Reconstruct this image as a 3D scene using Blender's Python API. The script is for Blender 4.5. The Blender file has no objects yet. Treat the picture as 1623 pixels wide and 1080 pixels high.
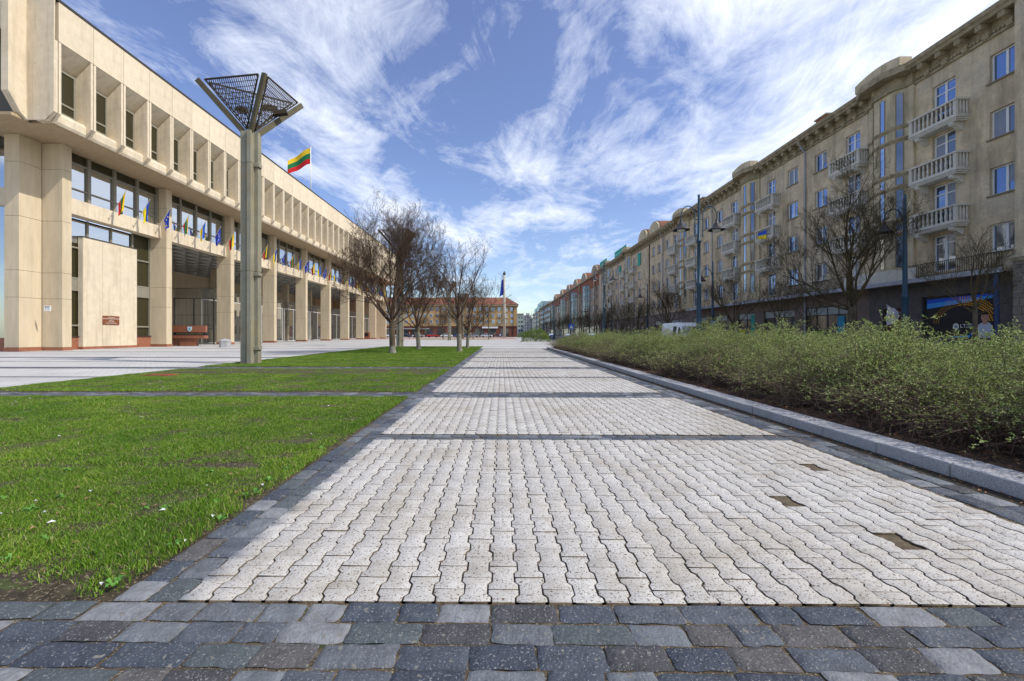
import bpy, bmesh, math, random
import numpy as np
from mathutils import Vector, Matrix
R = math.radians
PI = math.pi
random.seed(7)
rng = np.random.default_rng(7)
C = bpy.context.scene.collection
scene = bpy.context.scene

# ------------------------------------------------------------------ camera
H = 1.15
cam = bpy.data.cameras.new('camera')
cam_o = bpy.data.objects.new('camera', cam); C.objects.link(cam_o)
cam.sensor_width = 36; cam.lens = 15.08
cam.shift_x = 0.0145; cam.shift_y = -0.0062
cam.clip_start = 0.05; cam.clip_end = 6000
cam_o.location = (0, 0, H); cam_o.rotation_euler = (R(90), 0, R(0.56))
scene.camera = cam_o

# ------------------------------------------------------------------ light
SUN_EL, SUN_AZ = 45.0, 107.0      # azimuth clockwise from +Y (towards +X)
sd = Vector((math.sin(R(SUN_AZ))*math.cos(R(SUN_EL)), math.cos(R(SUN_AZ))*math.cos(R(SUN_EL)), math.sin(R(SUN_EL))))
sun = bpy.data.lights.new('sun', 'SUN'); sun.energy = 2.8; sun.angle = R(0.6); sun.color = (1.0, 0.95, 0.87)
sun_o = bpy.data.objects.new('sun', sun); C.objects.link(sun_o)
sun_o.rotation_euler = sd.to_track_quat('Z', 'Y').to_euler()
scene.view_settings.view_transform = 'Standard'; scene.view_settings.look = 'None'
scene.view_settings.exposure = 0.48; scene.view_settings.gamma = 1.0

world = bpy.data.worlds.new('World'); scene.world = world; world.use_nodes = True
def build_world():
    nt = world.node_tree; n = nt.nodes; l = nt.links
    for x in list(n): n.remove(x)
    out = n.new('ShaderNodeOutputWorld'); bg = n.new('ShaderNodeBackground'); bg.inputs[1].default_value = 0.14
    sky = n.new('ShaderNodeTexSky'); sky.sky_type = 'NISHITA'; sky.sun_disc = False
    sky.sun_elevation = R(SUN_EL); sky.sun_rotation = R(SUN_AZ); sky.air_density = 1.0; sky.dust_density = 0.6; sky.ozone_density = 2.0
    tc = n.new('ShaderNodeTexCoord'); sep = n.new('ShaderNodeSeparateXYZ'); l.new(tc.outputs['Generated'], sep.inputs[0])
    def math_(op, a, b=None, clamp=False):
        m = n.new('ShaderNodeMath'); m.operation = op; m.use_clamp = clamp
        for i, v in enumerate((a, b)):
            if v is None: continue
            if isinstance(v, (int, float)): m.inputs[i].default_value = v
            else: l.new(v, m.inputs[i])
        return m.outputs[0]
    z = math_('MAXIMUM', sep.outputs[2], 0.0)
    zz = math_('ADD', z, 0.10)
    px = math_('DIVIDE', sep.outputs[0], zz); py = math_('DIVIDE', sep.outputs[1], zz)
    comb = n.new('ShaderNodeCombineXYZ'); l.new(px, comb.inputs[0]); l.new(py, comb.inputs[1])
    def noise(scale, detail, rough, dist, rot, sc, off):
        mp = n.new('ShaderNodeMapping'); l.new(comb.outputs[0], mp.inputs[0])
        mp.inputs['Location'].default_value = off; mp.inputs['Rotation'].default_value = (0, 0, R(rot)); mp.inputs['Scale'].default_value = sc
        t = n.new('ShaderNodeTexNoise'); t.inputs['Scale'].default_value = scale; t.inputs['Detail'].default_value = detail
        t.inputs['Roughness'].default_value = rough; t.inputs['Distortion'].default_value = dist
        l.new(mp.outputs[0], t.inputs[0]); return t.outputs[0]
    a = noise(0.75, 3, 0.5, 0.3, 20, (1, 1, 1), (3.1, 1.7, 0))
    b = noise(1.6, 9, 0.62, 0.8, -28, (1.0, 0.62, 1), (7.3, 2.2, 0))
    c = noise(4.2, 10, 0.72, 1.2, -32, (1.0, 0.55, 1), (1.3, 9.2, 0))
    s = math_('ADD', math_('MULTIPLY', a, 0.62), math_('MULTIPLY', b, 0.90))
    s = math_('ADD', s, math_('MULTIPLY', c, 0.46))
    # more veil towards the right (east) half of the sky, less at the horizon straight ahead
    east = math_('MULTIPLY', math_('MAXIMUM', math_('ADD', sep.outputs[0], -0.12), -0.12), 0.30)
    s = math_('ADD', s, east)
    s = math_('MULTIPLY', s, 0.7)
    ramp = n.new('ShaderNodeValToRGB'); l.new(s, ramp.inputs[0])
    ramp.color_ramp.elements[0].position = 0.655; ramp.color_ramp.elements[0].color = (0, 0, 0, 1)
    ramp.color_ramp.elements[1].position = 0.84; ramp.color_ramp.elements[1].color = (1, 1, 1, 1)
    e = ramp.color_ramp.elements.new(0.72); e.color = (0.36, 0.36, 0.36, 1)
    fade = math_('MULTIPLY', ramp.outputs[0], math_('MULTIPLY', z, 5.0, True))
    fade = math_('ADD', math_('MULTIPLY', fade, 0.80), 0.04)
    hs = n.new('ShaderNodeHueSaturation'); l.new(sky.outputs[0], hs.inputs['Color']); hs.inputs['Hue'].default_value = 0.516
    hs.inputs['Saturation'].default_value = 1.12; hs.inputs['Value'].default_value = 0.92
    mx = n.new('ShaderNodeMixRGB'); l.new(fade, mx.inputs[0]); l.new(hs.outputs[0], mx.inputs[1]); mx.inputs[2].default_value = (6.0, 6.3, 6.9, 1)
    l.new(mx.outputs[0], bg.inputs[0]); l.new(bg.outputs[0], out.inputs[0])
build_world()

# ------------------------------------------------------------------ materials
MATS = {}
def mat(name, col, rough=0.8, var=0.15, scale=3.0, bump=0.0, bscale=None, metal=0.0, spec=0.3, col2=None, island=0.0, speck=None, detail=6, stretch=None, twosided=False, stain=None, island_cols=None, coat=0.0, objvar=0.0):
    """procedural material: noise-varied colour, optional per-island variation, specks, stains and bump"""
    if name in MATS: return MATS[name]
    m = bpy.data.materials.new(name); m.use_nodes = True; nt = m.node_tree; n = nt.nodes; l = nt.links
    p = n['Principled BSDF']; p.inputs['Roughness'].default_value = rough; p.inputs['Metallic'].default_value = metal
    p.inputs['Specular IOR Level'].default_value = spec; p.inputs['Coat Weight'].default_value = coat
    tc = n.new('ShaderNodeTexCoord'); vec = tc.outputs['Object']
    if stretch:
        mp = n.new('ShaderNodeMapping'); mp.inputs['Scale'].default_value = stretch; l.new(vec, mp.inputs[0]); vec = mp.outputs[0]
    nz = n.new('ShaderNodeTexNoise'); nz.inputs['Scale'].default_value = scale; nz.inputs['Detail'].default_value = detail; nz.inputs['Roughness'].default_value = 0.6
    l.new(vec, nz.inputs[0])
    c2 = col2 if col2 else tuple(min(1, c*(1-var*2)) for c in col); c1 = col if col2 else tuple(min(1, c*(1+var)) for c in col)
    rp = n.new('ShaderNodeValToRGB'); rp.color_ramp.elements[0].position = 0.3; rp.color_ramp.elements[1].position = 0.7
    rp.color_ramp.elements[0].color = (*c2, 1); rp.color_ramp.elements[1].color = (*c1, 1); l.new(nz.outputs[0], rp.inputs[0])
    out = rp.outputs[0]
    if island_cols:
        g = n.new('ShaderNodeNewGeometry'); r2 = n.new('ShaderNodeValToRGB'); cr = r2.color_ramp; cr.interpolation = 'CONSTANT' if len(island_cols) > 3 and rough < 0.79 else 'LINEAR'
        k = len(island_cols)
        cr.elements[0].position = 0; cr.elements[0].color = (*island_cols[0], 1); cr.elements[1].position = (k-1)/k if cr.interpolation == 'CONSTANT' else 1; cr.elements[1].color = (*island_cols[-1], 1)
        for i in range(1, k-1):
            e = cr.elements.new(i/k if cr.interpolation == 'CONSTANT' else i/(k-1)); e.color = (*island_cols[i], 1)
        l.new(g.outputs['Random Per Island'], r2.inputs[0])
        mx = n.new('ShaderNodeMixRGB'); mx.blend_type = 'MULTIPLY'; mx.inputs[0].default_value = 1
        l.new(r2.outputs[0], mx.inputs[1]); l.new(out, mx.inputs[2]); out = mx.outputs[0]
    if island:
        g = n.new('ShaderNodeNewGeometry'); mr = n.new('ShaderNodeMapRange'); mr.inputs['To Min'].default_value = 1-island; mr.inputs['To Max'].default_value = 1+island*0.6
        l.new(g.outputs['Random Per Island'], mr.inputs[0]); hs = n.new('ShaderNodeHueSaturation'); l.new(mr.outputs[0], hs.inputs['Value']); l.new(out, hs.inputs['Color']); out = hs.outputs[0]
    if objvar:
        oi = n.new('ShaderNodeObjectInfo'); mr = n.new('ShaderNodeMapRange'); mr.inputs['To Min'].default_value = 1-objvar; mr.inputs['To Max'].default_value = 1+objvar*.7
        l.new(oi.outputs['Random'], mr.inputs[0]); hs = n.new('ShaderNodeHueSaturation'); l.new(mr.outputs[0], hs.inputs['Value']); l.new(out, hs.inputs['Color']); out = hs.outputs[0]
    for si, stain in enumerate(stain if isinstance(stain, list) else ([stain] if stain else [])):
        n3 = n.new('ShaderNodeTexNoise'); n3.inputs['Scale'].default_value = stain[1]; n3.inputs['Detail'].default_value = 8; n3.inputs['Roughness'].default_value = 0.65
        mp = n.new('ShaderNodeMapping'); mp.inputs['Scale'].default_value = stain[3] if len(stain) > 3 else (1, 1, 1); mp.inputs['Location'].default_value = (5.2+si*9.1, 1.1, 3.3)
        l.new(tc.outputs['Object'], mp.inputs[0]); l.new(mp.outputs[0], n3.inputs[0])
        r3 = n.new('ShaderNodeValToRGB'); r3.color_ramp.elements[0].position = 0.5; r3.color_ramp.elements[1].position = 0.72
        r3.color_ramp.elements[0].color = (0, 0, 0, 1); r3.color_ramp.elements[1].color = (stain[2],)*3+(1,)
        l.new(n3.outputs[0], r3.inputs[0]); mx = n.new('ShaderNodeMixRGB'); l.new(r3.outputs[0], mx.inputs[0]); l.new(out, mx.inputs[1]); mx.inputs[2].default_value = (*stain[0], 1); out = mx.outputs[0]
    if speck:
        for (scol, ssc, thr) in speck:
            v = n.new('ShaderNodeTexNoise'); v.inputs['Scale'].default_value = ssc; v.inputs['Detail'].default_value = 2; l.new(tc.outputs['Object'], v.inputs[0])
            mr = n.new('ShaderNodeMapRange'); mr.inputs['From Min'].default_value = thr; mr.inputs['From Max'].default_value = thr+0.04; l.new(v.outputs[0], mr.inputs[0])
            mx = n.new('ShaderNodeMixRGB'); l.new(mr.outputs[0], mx.inputs[0]); l.new(out, mx.inputs[1]); mx.inputs[2].default_value = (*scol, 1); out = mx.outputs[0]
    l.new(out, p.inputs['Base Color'])
    if bump:
        nb = n.new('ShaderNodeTexNoise'); nb.inputs['Scale'].default_value = bscale or scale*8; nb.inputs['Detail'].default_value = 8; nb.inputs['Roughness'].default_value = 0.65
        l.new(tc.outputs['Object'], nb.inputs[0]); bp = n.new('ShaderNodeBump'); bp.inputs['Strength'].default_value = bump; bp.inputs['Distance'].default_value = 0.02
        l.new(nb.outputs[0], bp.inputs['Height']); l.new(bp.outputs[0], p.inputs['Normal'])
    MATS[name] = m
    return m
def glass(name, tint, base, rough=0.03, mirror=0.6, wave=0.0):
    if name in MATS: return MATS[name]
    m = bpy.data.materials.new(name); m.use_nodes = True; nt = m.node_tree; n = nt.nodes; l = nt.links
    p = n['Principled BSDF']; p.inputs['Base Color'].default_value = (*base, 1); p.inputs['Roughness'].default_value = 0.3
    g = n.new('ShaderNodeBsdfGlossy'); g.inputs['Color'].default_value = (*tint, 1); g.inputs['Roughness'].default_value = rough
    mx = n.new('ShaderNodeMixShader')
    fr = n.new('ShaderNodeFresnel'); fr.inputs[0].default_value = 1.5
    ad = n.new('ShaderNodeMath'); ad.operation = 'ADD'; ad.use_clamp = True; l.new(fr.outputs[0], ad.inputs[0]); ad.inputs[1].default_value = mirror
    l.new(ad.outputs[0], mx.inputs[0]); l.new(p.outputs[0], mx.inputs[1]); l.new(g.outputs[0], mx.inputs[2])
    tc = n.new('ShaderNodeTexCoord'); nb = n.new('ShaderNodeTexNoise'); nb.inputs['Scale'].default_value = 0.9; nb.inputs['Detail'].default_value = 1
    l.new(tc.outputs['Object'], nb.inputs[0]); bp = n.new('ShaderNodeBump'); bp.inputs['Strength'].default_value = wave; bp.inputs['Distance'].default_value = 0.05
    l.new(nb.outputs[0], bp.inputs['Height']); l.new(bp.outputs[0], g.inputs['Normal'])
    l.new(mx.outputs[0], n['Material Output'].inputs[0]); MATS[name] = m
    return m

M_conc = mat('cream_concrete', (0.69, 0.59, 0.44), 0.85, 0.05, 2.2, bump=0.15, bscale=60, stain=[((0.42, 0.33, 0.21), 0.9, 0.35, (1, 1, 0.35)), ((0.36, 0.28, 0.18), 2.5, 0.5, (1, 1, 0.08))], speck=[((0.30, 0.22, 0.14), 9, 0.72)], objvar=0.07)
M_conc_rib = mat('ribbed_concrete', (0.60, 0.50, 0.35), 0.88, 0.06, 3.0, bump=0.5, bscale=90, stretch=(1, 1, 0.15), stain=((0.36, 0.28, 0.17), 0.7, 0.4, (1, 1, 0.25)))
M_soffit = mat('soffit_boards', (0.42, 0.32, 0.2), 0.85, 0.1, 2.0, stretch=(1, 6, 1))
M_joint = mat('dark_joint', (0.10, 0.085, 0.065), 0.9, 0.1)
M_roofedge = mat('roof_flashing', (0.05, 0.045, 0.04), 0.5, 0.1)
M_granite_red = mat('red_granite', (0.33, 0.13, 0.075), 0.45, 0.15, 6, speck=[((0.16, 0.07, 0.05), 60, 0.6)])
M_winframe = mat('grey_window_frame', (0.25, 0.23, 0.18), 0.5, 0.05)
G_left = glass('parliament_glass', (0.80, 0.84, 0.88), (0.05, 0.045, 0.03), 0.02, 0.62, 0.02)
G_leftdark = glass('parliament_dark_glass', (0.38, 0.34, 0.2), (0.035, 0.03, 0.012), 0.05, -0.05)
M_lamp = mat('painted_lamp_steel', (0.27, 0.255, 0.19), 0.55, 0.1, 2.0, stain=((0.3, 0.22, 0.1), 1.5, 0.5))
M_lampgrid = mat('dark_lamp_grid', (0.05, 0.04, 0.025), 0.8, 0.1)
M_stucco = mat('ochre_stucco', (0.72, 0.585, 0.38), 0.95, 0.12, 1.3, bump=1.0, bscale=20, detail=10, stain=[((0.30, 0.24, 0.16), 0.6, 0.9, (1, 1, 0.5)), ((0.50, 0.46, 0.39), 0.22, 0.8, (1, 1, 0.7)), ((0.18, 0.15, 0.10), 1.3, 0.75, (1, 1, 0.12)), ((0.38, 0.31, 0.21), 9, 0.6, (1, 1, 1))], speck=[((0.27, 0.22, 0.15), 17, 0.67), ((0.70, 0.58, 0.40), 26, 0.66)])
M_stucco_pale = mat('pale_stucco', (0.64, 0.54, 0.36), 0.95, 0.10, 1.6, bump=0.3, bscale=25, stain=[((0.25, 0.22, 0.12), 0.8, 0.6, (1, 1, 0.3)), ((0.17, 0.15, 0.08), 2.2, 0.7, (1, 1, 0.10))])
M_cornice = mat('weathered_cornice', (0.40, 0.33, 0.21), 0.95, 0.2, 2.5, bump=0.6, bscale=18, stain=((0.16, 0.13, 0.08), 0.8, 0.6))
M_balc = mat('pale_balcony_concrete', (0.66, 0.63, 0.54), 0.9, 0.08, 3, bump=0.2, bscale=30, stain=((0.3, 0.29, 0.24), 1.0, 0.5))
M_white = mat('white_pvc', (0.80, 0.80, 0.78), 0.4, 0.03)
M_sill = mat('dark_sill', (0.26, 0.22, 0.15), 0.8, 0.1)
G_right = glass('apartment_glass', (0.42, 0.55, 0.82), (0.04, 0.06, 0.10), 0.03, 0.45, 0.05)
G_oriel = glass('oriel_glass', (0.4, 0.48, 0.6), (0.05, 0.06, 0.08), 0.05, 0.28, 0.05)
G_right2 = glass('apartment_glass_deep', (0.30, 0.42, 0.68), (0.02, 0.03, 0.05), 0.03, 0.35, 0.08)
G_right3 = glass('apartment_glass_dim', (0.45, 0.52, 0.62), (0.06, 0.06, 0.06), 0.04, 0.22, 0.05)
M_curtain = mat('net_curtain', (0.30, 0.34, 0.42), 0.9, 0.15, 5, stretch=(1, 8, 1))
G_shop = glass('shop_glass', (0.5, 0.55, 0.6), (0.02, 0.025, 0.03), 0.03, 0.15)
M_shop = mat('dark_shop_cladding', (0.11, 0.10, 0.095), 0.6, 0.15, 2, bump=0.15)
M_shop_brown = mat('brown_shop_stone', (0.20, 0.155, 0.125), 0.8, 0.15, 1.2, bump=0.3)
M_rust = mat('rusticated_stone', (0.26, 0.23, 0.19), 0.95, 0.2, 1.5, bump=0.7, bscale=12)
M_metal_grey = mat('grey_sheet_metal', (0.38, 0.40, 0.44), 0.5, 0.1)
M_iron = mat('black_iron', (0.05, 0.05, 0.05), 0.5, 0.1)
M_teal = mat('teal_lamp_paint', (0.04, 0.085, 0.125), 0.45, 0.12, 3, stain=((0.02, 0.05, 0.07), 1.5, 0.5))
M_lampshade = mat('black_lampshade', (0.045, 0.04, 0.04), 0.4, 0.1)
M_bulb = mat('lamp_glass', (0.75, 0.73, 0.66), 0.2, 0.02)
M_redroof = mat('orange_roof_tiles', (0.22, 0.09, 0.055), 0.8, 0.15, 0.6, bump=0.2)
M_bark = mat('tree_bark', (0.13, 0.10, 0.065), 0.95, 0.3, 5, bump=0.8, bscale=30, stretch=(1, 1, 0.3))
M_lime = mat('limewashed_bark', (0.24, 0.225, 0.18), 0.95, 0.2, 6, bump=0.8, bscale=30, stain=((0.12, 0.1, 0.07), 5, 0.8))
M_twig = mat('dark_twigs', (0.105, 0.068, 0.046), 0.95, 0.25, 4)
M_twig_y = mat('lichen_twigs', (0.105, 0.08, 0.038), 0.95, 0.25, 4)
M_bud = mat('spring_buds', (0.14, 0.14, 0.05), 0.9, 0.2, 4)
M_granite = mat('grey_granite', (0.40, 0.40, 0.41), 0.75, 0.06, 4, bump=0.25, bscale=120, speck=[((0.12, 0.12, 0.13), 160, 0.58), ((0.6, 0.6, 0.6), 110, 0.64)], stain=((0.25, 0.2, 0.13), 2.0, 0.35))
M_white_car = mat('white_car_paint', (0.78, 0.79, 0.80), 0.25, 0.02, coat=0.5)
M_tyre = mat('rubber', (0.03, 0.03, 0.03), 0.85, 0.1)
M_black = mat('black_plastic', (0.02, 0.02, 0.02), 0.5, 0.05)

# ------------------------------------------------------------------ mesh builder
class MB:
    def __init__(s): s.v = []; s.f = []; s.m = []; s.mi = 0
    def add(s, vs, fs, mi=None):
        o = len(s.v); s.v += [tuple(v) for v in vs]; s.f += [tuple(i+o for i in f) for f in fs]; s.m += [s.mi if mi is None else mi]*len(fs); return s
    def box(s, x0, x1, y0, y1, z0, z1, mi=None):
        if x0 > x1: x0, x1 = x1, x0
        if y0 > y1: y0, y1 = y1, y0
        if z0 > z1: z0, z1 = z1, z0
        return s.add([(x0, y0, z0), (x1, y0, z0), (x1, y1, z0), (x0, y1, z0), (x0, y0, z1), (x1, y0, z1), (x1, y1, z1), (x0, y1, z1)],
                     [(0, 3, 2, 1), (4, 5, 6, 7), (0, 1, 5, 4), (1, 2, 6, 5), (2, 3, 7, 6), (3, 0, 4, 7)], mi)
    def prism(s, pts, axis, a, b, mi=None):
        """pts: 2-D outline; axis 'y': pts=(x,z) extruded along y; 'x': pts=(y,z); 'z': pts=(x,y)"""
        n = len(pts)
        def P(p, t): return (p[0], t, p[1]) if axis == 'y' else ((t, p[0], p[1]) if axis == 'x' else (p[0], p[1], t))
        vs = [P(p, a) for p in pts]+[P(p, b) for p in pts]
        fs = [tuple(range(n)), tuple(range(2*n-1, n-1, -1))]+[(i, i+n, (i+1) % n+n, (i+1) % n) for i in range(n)]
        return s.add(vs, fs, mi)
    def quad(s, a, b, c, d, mi=None): return s.add([a, b, c, d], [(0, 1, 2, 3)], mi)
    def tube(s, pts, radii, n=6, cap=True, mi=None, ph=0.0):
        pts = [Vector(p) for p in pts]
        if not hasattr(radii, '__len__'): radii = [radii]*len(pts)
        o = len(s.v); k = len(pts); u = None
        for i, p in enumerate(pts):
            d = (pts[min(i+1, k-1)]-pts[max(i-1, 0)])
            if d.length < 1e-9: d = Vector((0, 0, 1))
            d.normalize()
            if u is None:
                u = d.orthogonal().normalized()
                if abs(d.z) > 0.999: u = Vector((1, 0, 0))
            else:
                u = (u-d*u.dot(d)); u = u.normalized() if u.length > 1e-6 else d.orthogonal().normalized()
            w = d.cross(u)
            for j in range(n):
                a = 2*PI*j/n+ph; q = p+(u*math.cos(a)+w*math.sin(a))*radii[i]; s.v.append((q.x, q.y, q.z))
        mi = s.mi if mi is None else mi
        for i in range(k-1):
            for j in range(n):
                a = o+i*n+j; b = o+i*n+(j+1) % n; s.f.append((a, b, b+n, a+n)); s.m.append(mi)
        if cap and n > 2:
            s.f.append(tuple(o+j for j in range(n-1, -1, -1))); s.m.append(mi)
            s.f.append(tuple(o+(k-1)*n+j for j in range(n))); s.m.append(mi)
        return s
    def bar(s, a, b, w, h=None, mi=None):
        """square-section bar between two points"""
        h = h or w; a = Vector(a); b = Vector(b); d = (b-a).normalized(); u = d.cross(Vector((0, 0, 1)))
        u = u.normalized() if u.length > 1e-4 else Vector((1, 0, 0)); t = u.cross(d)
        vs = []
        for p in (a, b):
            for sx, sz in ((-1, -1), (1, -1), (1, 1), (-1, 1)): vs.append(p+u*sx*w/2+t*sz*h/2)
        return s.add(vs, [(3, 2, 1, 0), (4, 5, 6, 7), (0, 1, 5, 4), (1, 2, 6, 5), (2, 3, 7, 6), (3, 0, 4, 7)], mi)
    def lathe(s, cx, cy, prof, n=12, mi=None):
        o = len(s.v)
        for (r, z) in prof:
            for j in range(n): a = 2*PI*j/n; s.v.append((cx+r*math.cos(a), cy+r*math.sin(a), z))
        mi = s.mi if mi is None else mi
        for i in range(len(prof)-1):
            for j in range(n): a = o+i*n+j; b = o+i*n+(j+1) % n; s.f.append((a, b, b+n, a+n)); s.m.append(mi)
        s.f.append(tuple(o+j for j in range(n-1, -1, -1))); s.m.append(mi)
        s.f.append(tuple(o+(len(prof)-1)*n+j for j in range(n))); s.m.append(mi)
        return s
    def build(s, name, mats, parent=None, loc=None, smooth=False, label=None, bevel=0):
        if not s.v: return None
        if not isinstance(mats, (list, tuple)): mats = [mats]
        o = Vector((0, 0, 0)); q = parent
        while q is not None: o += q.location; q = q.parent
        L = Vector(loc) if loc is not None else o
        if loc == (0, 0, 0) and parent is not None: L = Vector((0, 0, 0)); o = L
        me = bpy.data.meshes.new(name)
        me.from_pydata([(a-L.x, b-L.y, c-L.z) for a, b, c in s.v], [], s.f)
        for m in mats: me.materials.append(m)
        if len(mats) > 1: me.polygons.foreach_set('material_index', s.m)
        if smooth: me.polygons.foreach_set('use_smooth', [True]*len(me.polygons))
        me.update()
        ob = bpy.data.objects.new(name, me); C.objects.link(ob)
        if parent is not None: ob.parent = parent; ob.location = L-o
        else: ob.location = L
        if bevel:
            b = ob.modifiers.new('bevel', 'BEVEL'); b.width = bevel; b.segments = 2; b.limit_method = 'ANGLE'
        if label: ob['label'] = label
        return ob

def empty(name, loc, rz=0.0):
    o = bpy.data.objects.new(name, None); C.objects.link(o); o.location = loc; o.rotation_euler = (0, 0, rz); o.empty_display_size = 0.3
    return o
def tag(o, label, cat, group=None):
    o['label'] = label; o['category'] = cat
    if group: o['group'] = group
    return o
def structure(o, label=None):
    o['kind'] = 'structure'
    if label: o['label'] = label
    return o
def stuff(o, label, cat=None):
    o['kind'] = 'stuff'; o['label'] = label
    if cat: o['category'] = cat
    return o
def kids(o): return KID.get(o, [])
def copy_tree(o, parent=None, names=None):
    c = o.copy(); C.objects.link(c); c.parent = parent
    for ch in list(o.children): copy_tree(ch, c)
    return c
ORD = ['first', 'second', 'third', 'fourth', 'fifth', 'sixth', 'seventh', 'eighth', 'ninth', 'tenth', 'eleventh', 'twelfth', 'thirteenth', 'fourteenth', 'fifteenth']
def np_mesh(name, verts, faces_flat, loop_tot, mats, midx=None, parent=None, smooth=False):
    me = bpy.data.meshes.new(name)
    verts = np.asarray(verts, np.float32); nl = len(faces_flat); nf = len(loop_tot)
    me.vertices.add(len(verts)); me.vertices.foreach_set('co', verts.ravel())
    me.loops.add(nl); me.loops.foreach_set('vertex_index', np.asarray(faces_flat, np.int32))
    me.polygons.add(nf); lt = np.asarray(loop_tot, np.int32); ls = np.concatenate([[0], np.cumsum(lt)[:-1]]).astype(np.int32)
    me.polygons.foreach_set('loop_start', ls)
    try: me.polygons.foreach_set('loop_total', lt)
    except Exception: pass
    for m in (mats if isinstance(mats, (list, tuple)) else [mats]): me.materials.append(m)
    if midx is not None: me.polygons.foreach_set('material_index', np.asarray(midx, np.int32))
    if smooth: me.polygons.foreach_set('use_smooth', np.ones(nf, bool))
    me.update(calc_edges=True); me.validate()
    o = bpy.data.objects.new(name, me); C.objects.link(o)
    if parent: o.parent = parent
    return o
def text_mesh(txt, size, name, m, parent=None, M=None, thick=0.004, align='CENTER'):
    cu = bpy.data.curves.new(name, 'FONT'); cu.body = txt; cu.size = size; cu.align_x = align; cu.align_y = 'CENTER'; cu.extrude = thick; cu.resolution_u = 2
    t = bpy.data.objects.new(name, cu); C.objects.link(t)
    dg = bpy.context.evaluated_depsgraph_get(); me = bpy.data.meshes.new_from_object(t.evaluated_get(dg)); bpy.data.objects.remove(t)
    if M is not None: me.transform(M)
    me.materials.clear(); me.materials.append(m)
    o = bpy.data.objects.new(name, me); C.objects.link(o)
    if parent: o.parent = parent
    return o

# facade with real openings: plane at x = X (outward direction sx), y from u0..u1
def facade_x(mb, X, sx, u0, u1, z0, z1, holes, depth=0.25):
    us = sorted({u0, u1, *[h[0] for h in holes], *[h[1] for h in holes]}); zs = sorted({z0, z1, *[h[2] for h in holes], *[h[3] for h in holes]})
    us = [u for u in us if u0 <= u <= u1]; zs = [z for z in zs if z0 <= z <= z1]
    for i in range(len(us)-1):
        run = None
        for j in range(len(zs)-1):
            uc = (us[i]+us[i+1])/2; zc = (zs[j]+zs[j+1])/2
            if any(h[0] < uc < h[1] and h[2] < zc < h[3] for h in holes): continue
            a, b = (us[i], us[i+1]) if sx > 0 else (us[i+1], us[i])
            mb.quad((X, a, zs[j]), (X, b, zs[j]), (X, b, zs[j+1]), (X, a, zs[j+1]))
    Xi = X-sx*depth
    for (a, b, c, d) in holes:
        mb.quad((X, a, c), (X, b, c), (Xi, b, c), (Xi, a, c)); mb.quad((X, a, d), (Xi, a, d), (Xi, b, d), (X, b, d))
        mb.quad((X, a, c), (Xi, a, c), (Xi, a, d), (X, a, d)); mb.quad((X, b, c), (X, b, d), (Xi, b, d), (Xi, b, c))
def facade_y(mb, Y, sy, u0, u1, z0, z1, holes, depth=0.25):
    us = sorted({u0, u1, *[h[0] for h in holes], *[h[1] for h in holes]}); zs = sorted({z0, z1, *[h[2] for h in holes], *[h[3] for h in holes]})
    for i in range(len(us)-1):
        for j in range(len(zs)-1):
            uc = (us[i]+us[i+1])/2; zc = (zs[j]+zs[j+1])/2
            if any(h[0] < uc < h[1] and h[2] < zc < h[3] for h in holes): continue
            mb.quad((us[i], Y, zs[j]), (us[i+1], Y, zs[j]), (us[i+1], Y, zs[j+1]), (us[i], Y, zs[j+1]))
    Yi = Y-sy*depth
    for (a, b, c, d) in holes:
        mb.quad((a, Y, c), (b, Y, c), (b, Yi, c), (a, Yi, c)); mb.quad((a, Y, d), (a, Yi, d), (b, Yi, d), (b, Y, d))
        mb.quad((a, Y, c), (a, Yi, c), (a, Yi, d), (a, Y, d)); mb.quad((b, Y, c), (b, Y, d), (b, Yi, d), (b, Yi, c))

# ================================================================== GROUND
XL0, XL1, XR1, XR2 = -1.69, -1.40, 3.18, 3.50     # path edging / paver limits
KX = 3.66
wide = [(1.0, 1.84), (7.78, 8.50), (14.2, 15.0), (20.7, 21.5), (27.2, 28.0), (33.7, 34.5)]
thin = [(4.68, 4.93), (11.3, 11.57), (17.8, 18.07), (24.3, 24.57), (30.8, 31.07)]
ground_m = mat('distant_ground', (0.30, 0.29, 0.27), 0.95, 0.1, 0.3)
structure(MB().quad((-900, -60, -0.09), (900, -60, -0.09), (900, 2500, -0.09), (-900, 2500, -0.09)).build('ground', ground_m))

# --- bed of sand in the joints
M_sand = mat('joint_sand', (0.16, 0.125, 0.08), 1.0, 0.3, 25, bump=0.8, bscale=200, speck=[((0.4, 0.34, 0.24), 120, 0.6), ((0.06, 0.08, 0.03), 8, 0.66)])
structure(MB().quad((-10.75, -1, -0.012), (KX, -1, -0.012), (KX, 34.5, -0.012), (-10.75, 34.5, -0.012)).build('path_bed', M_sand))

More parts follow.
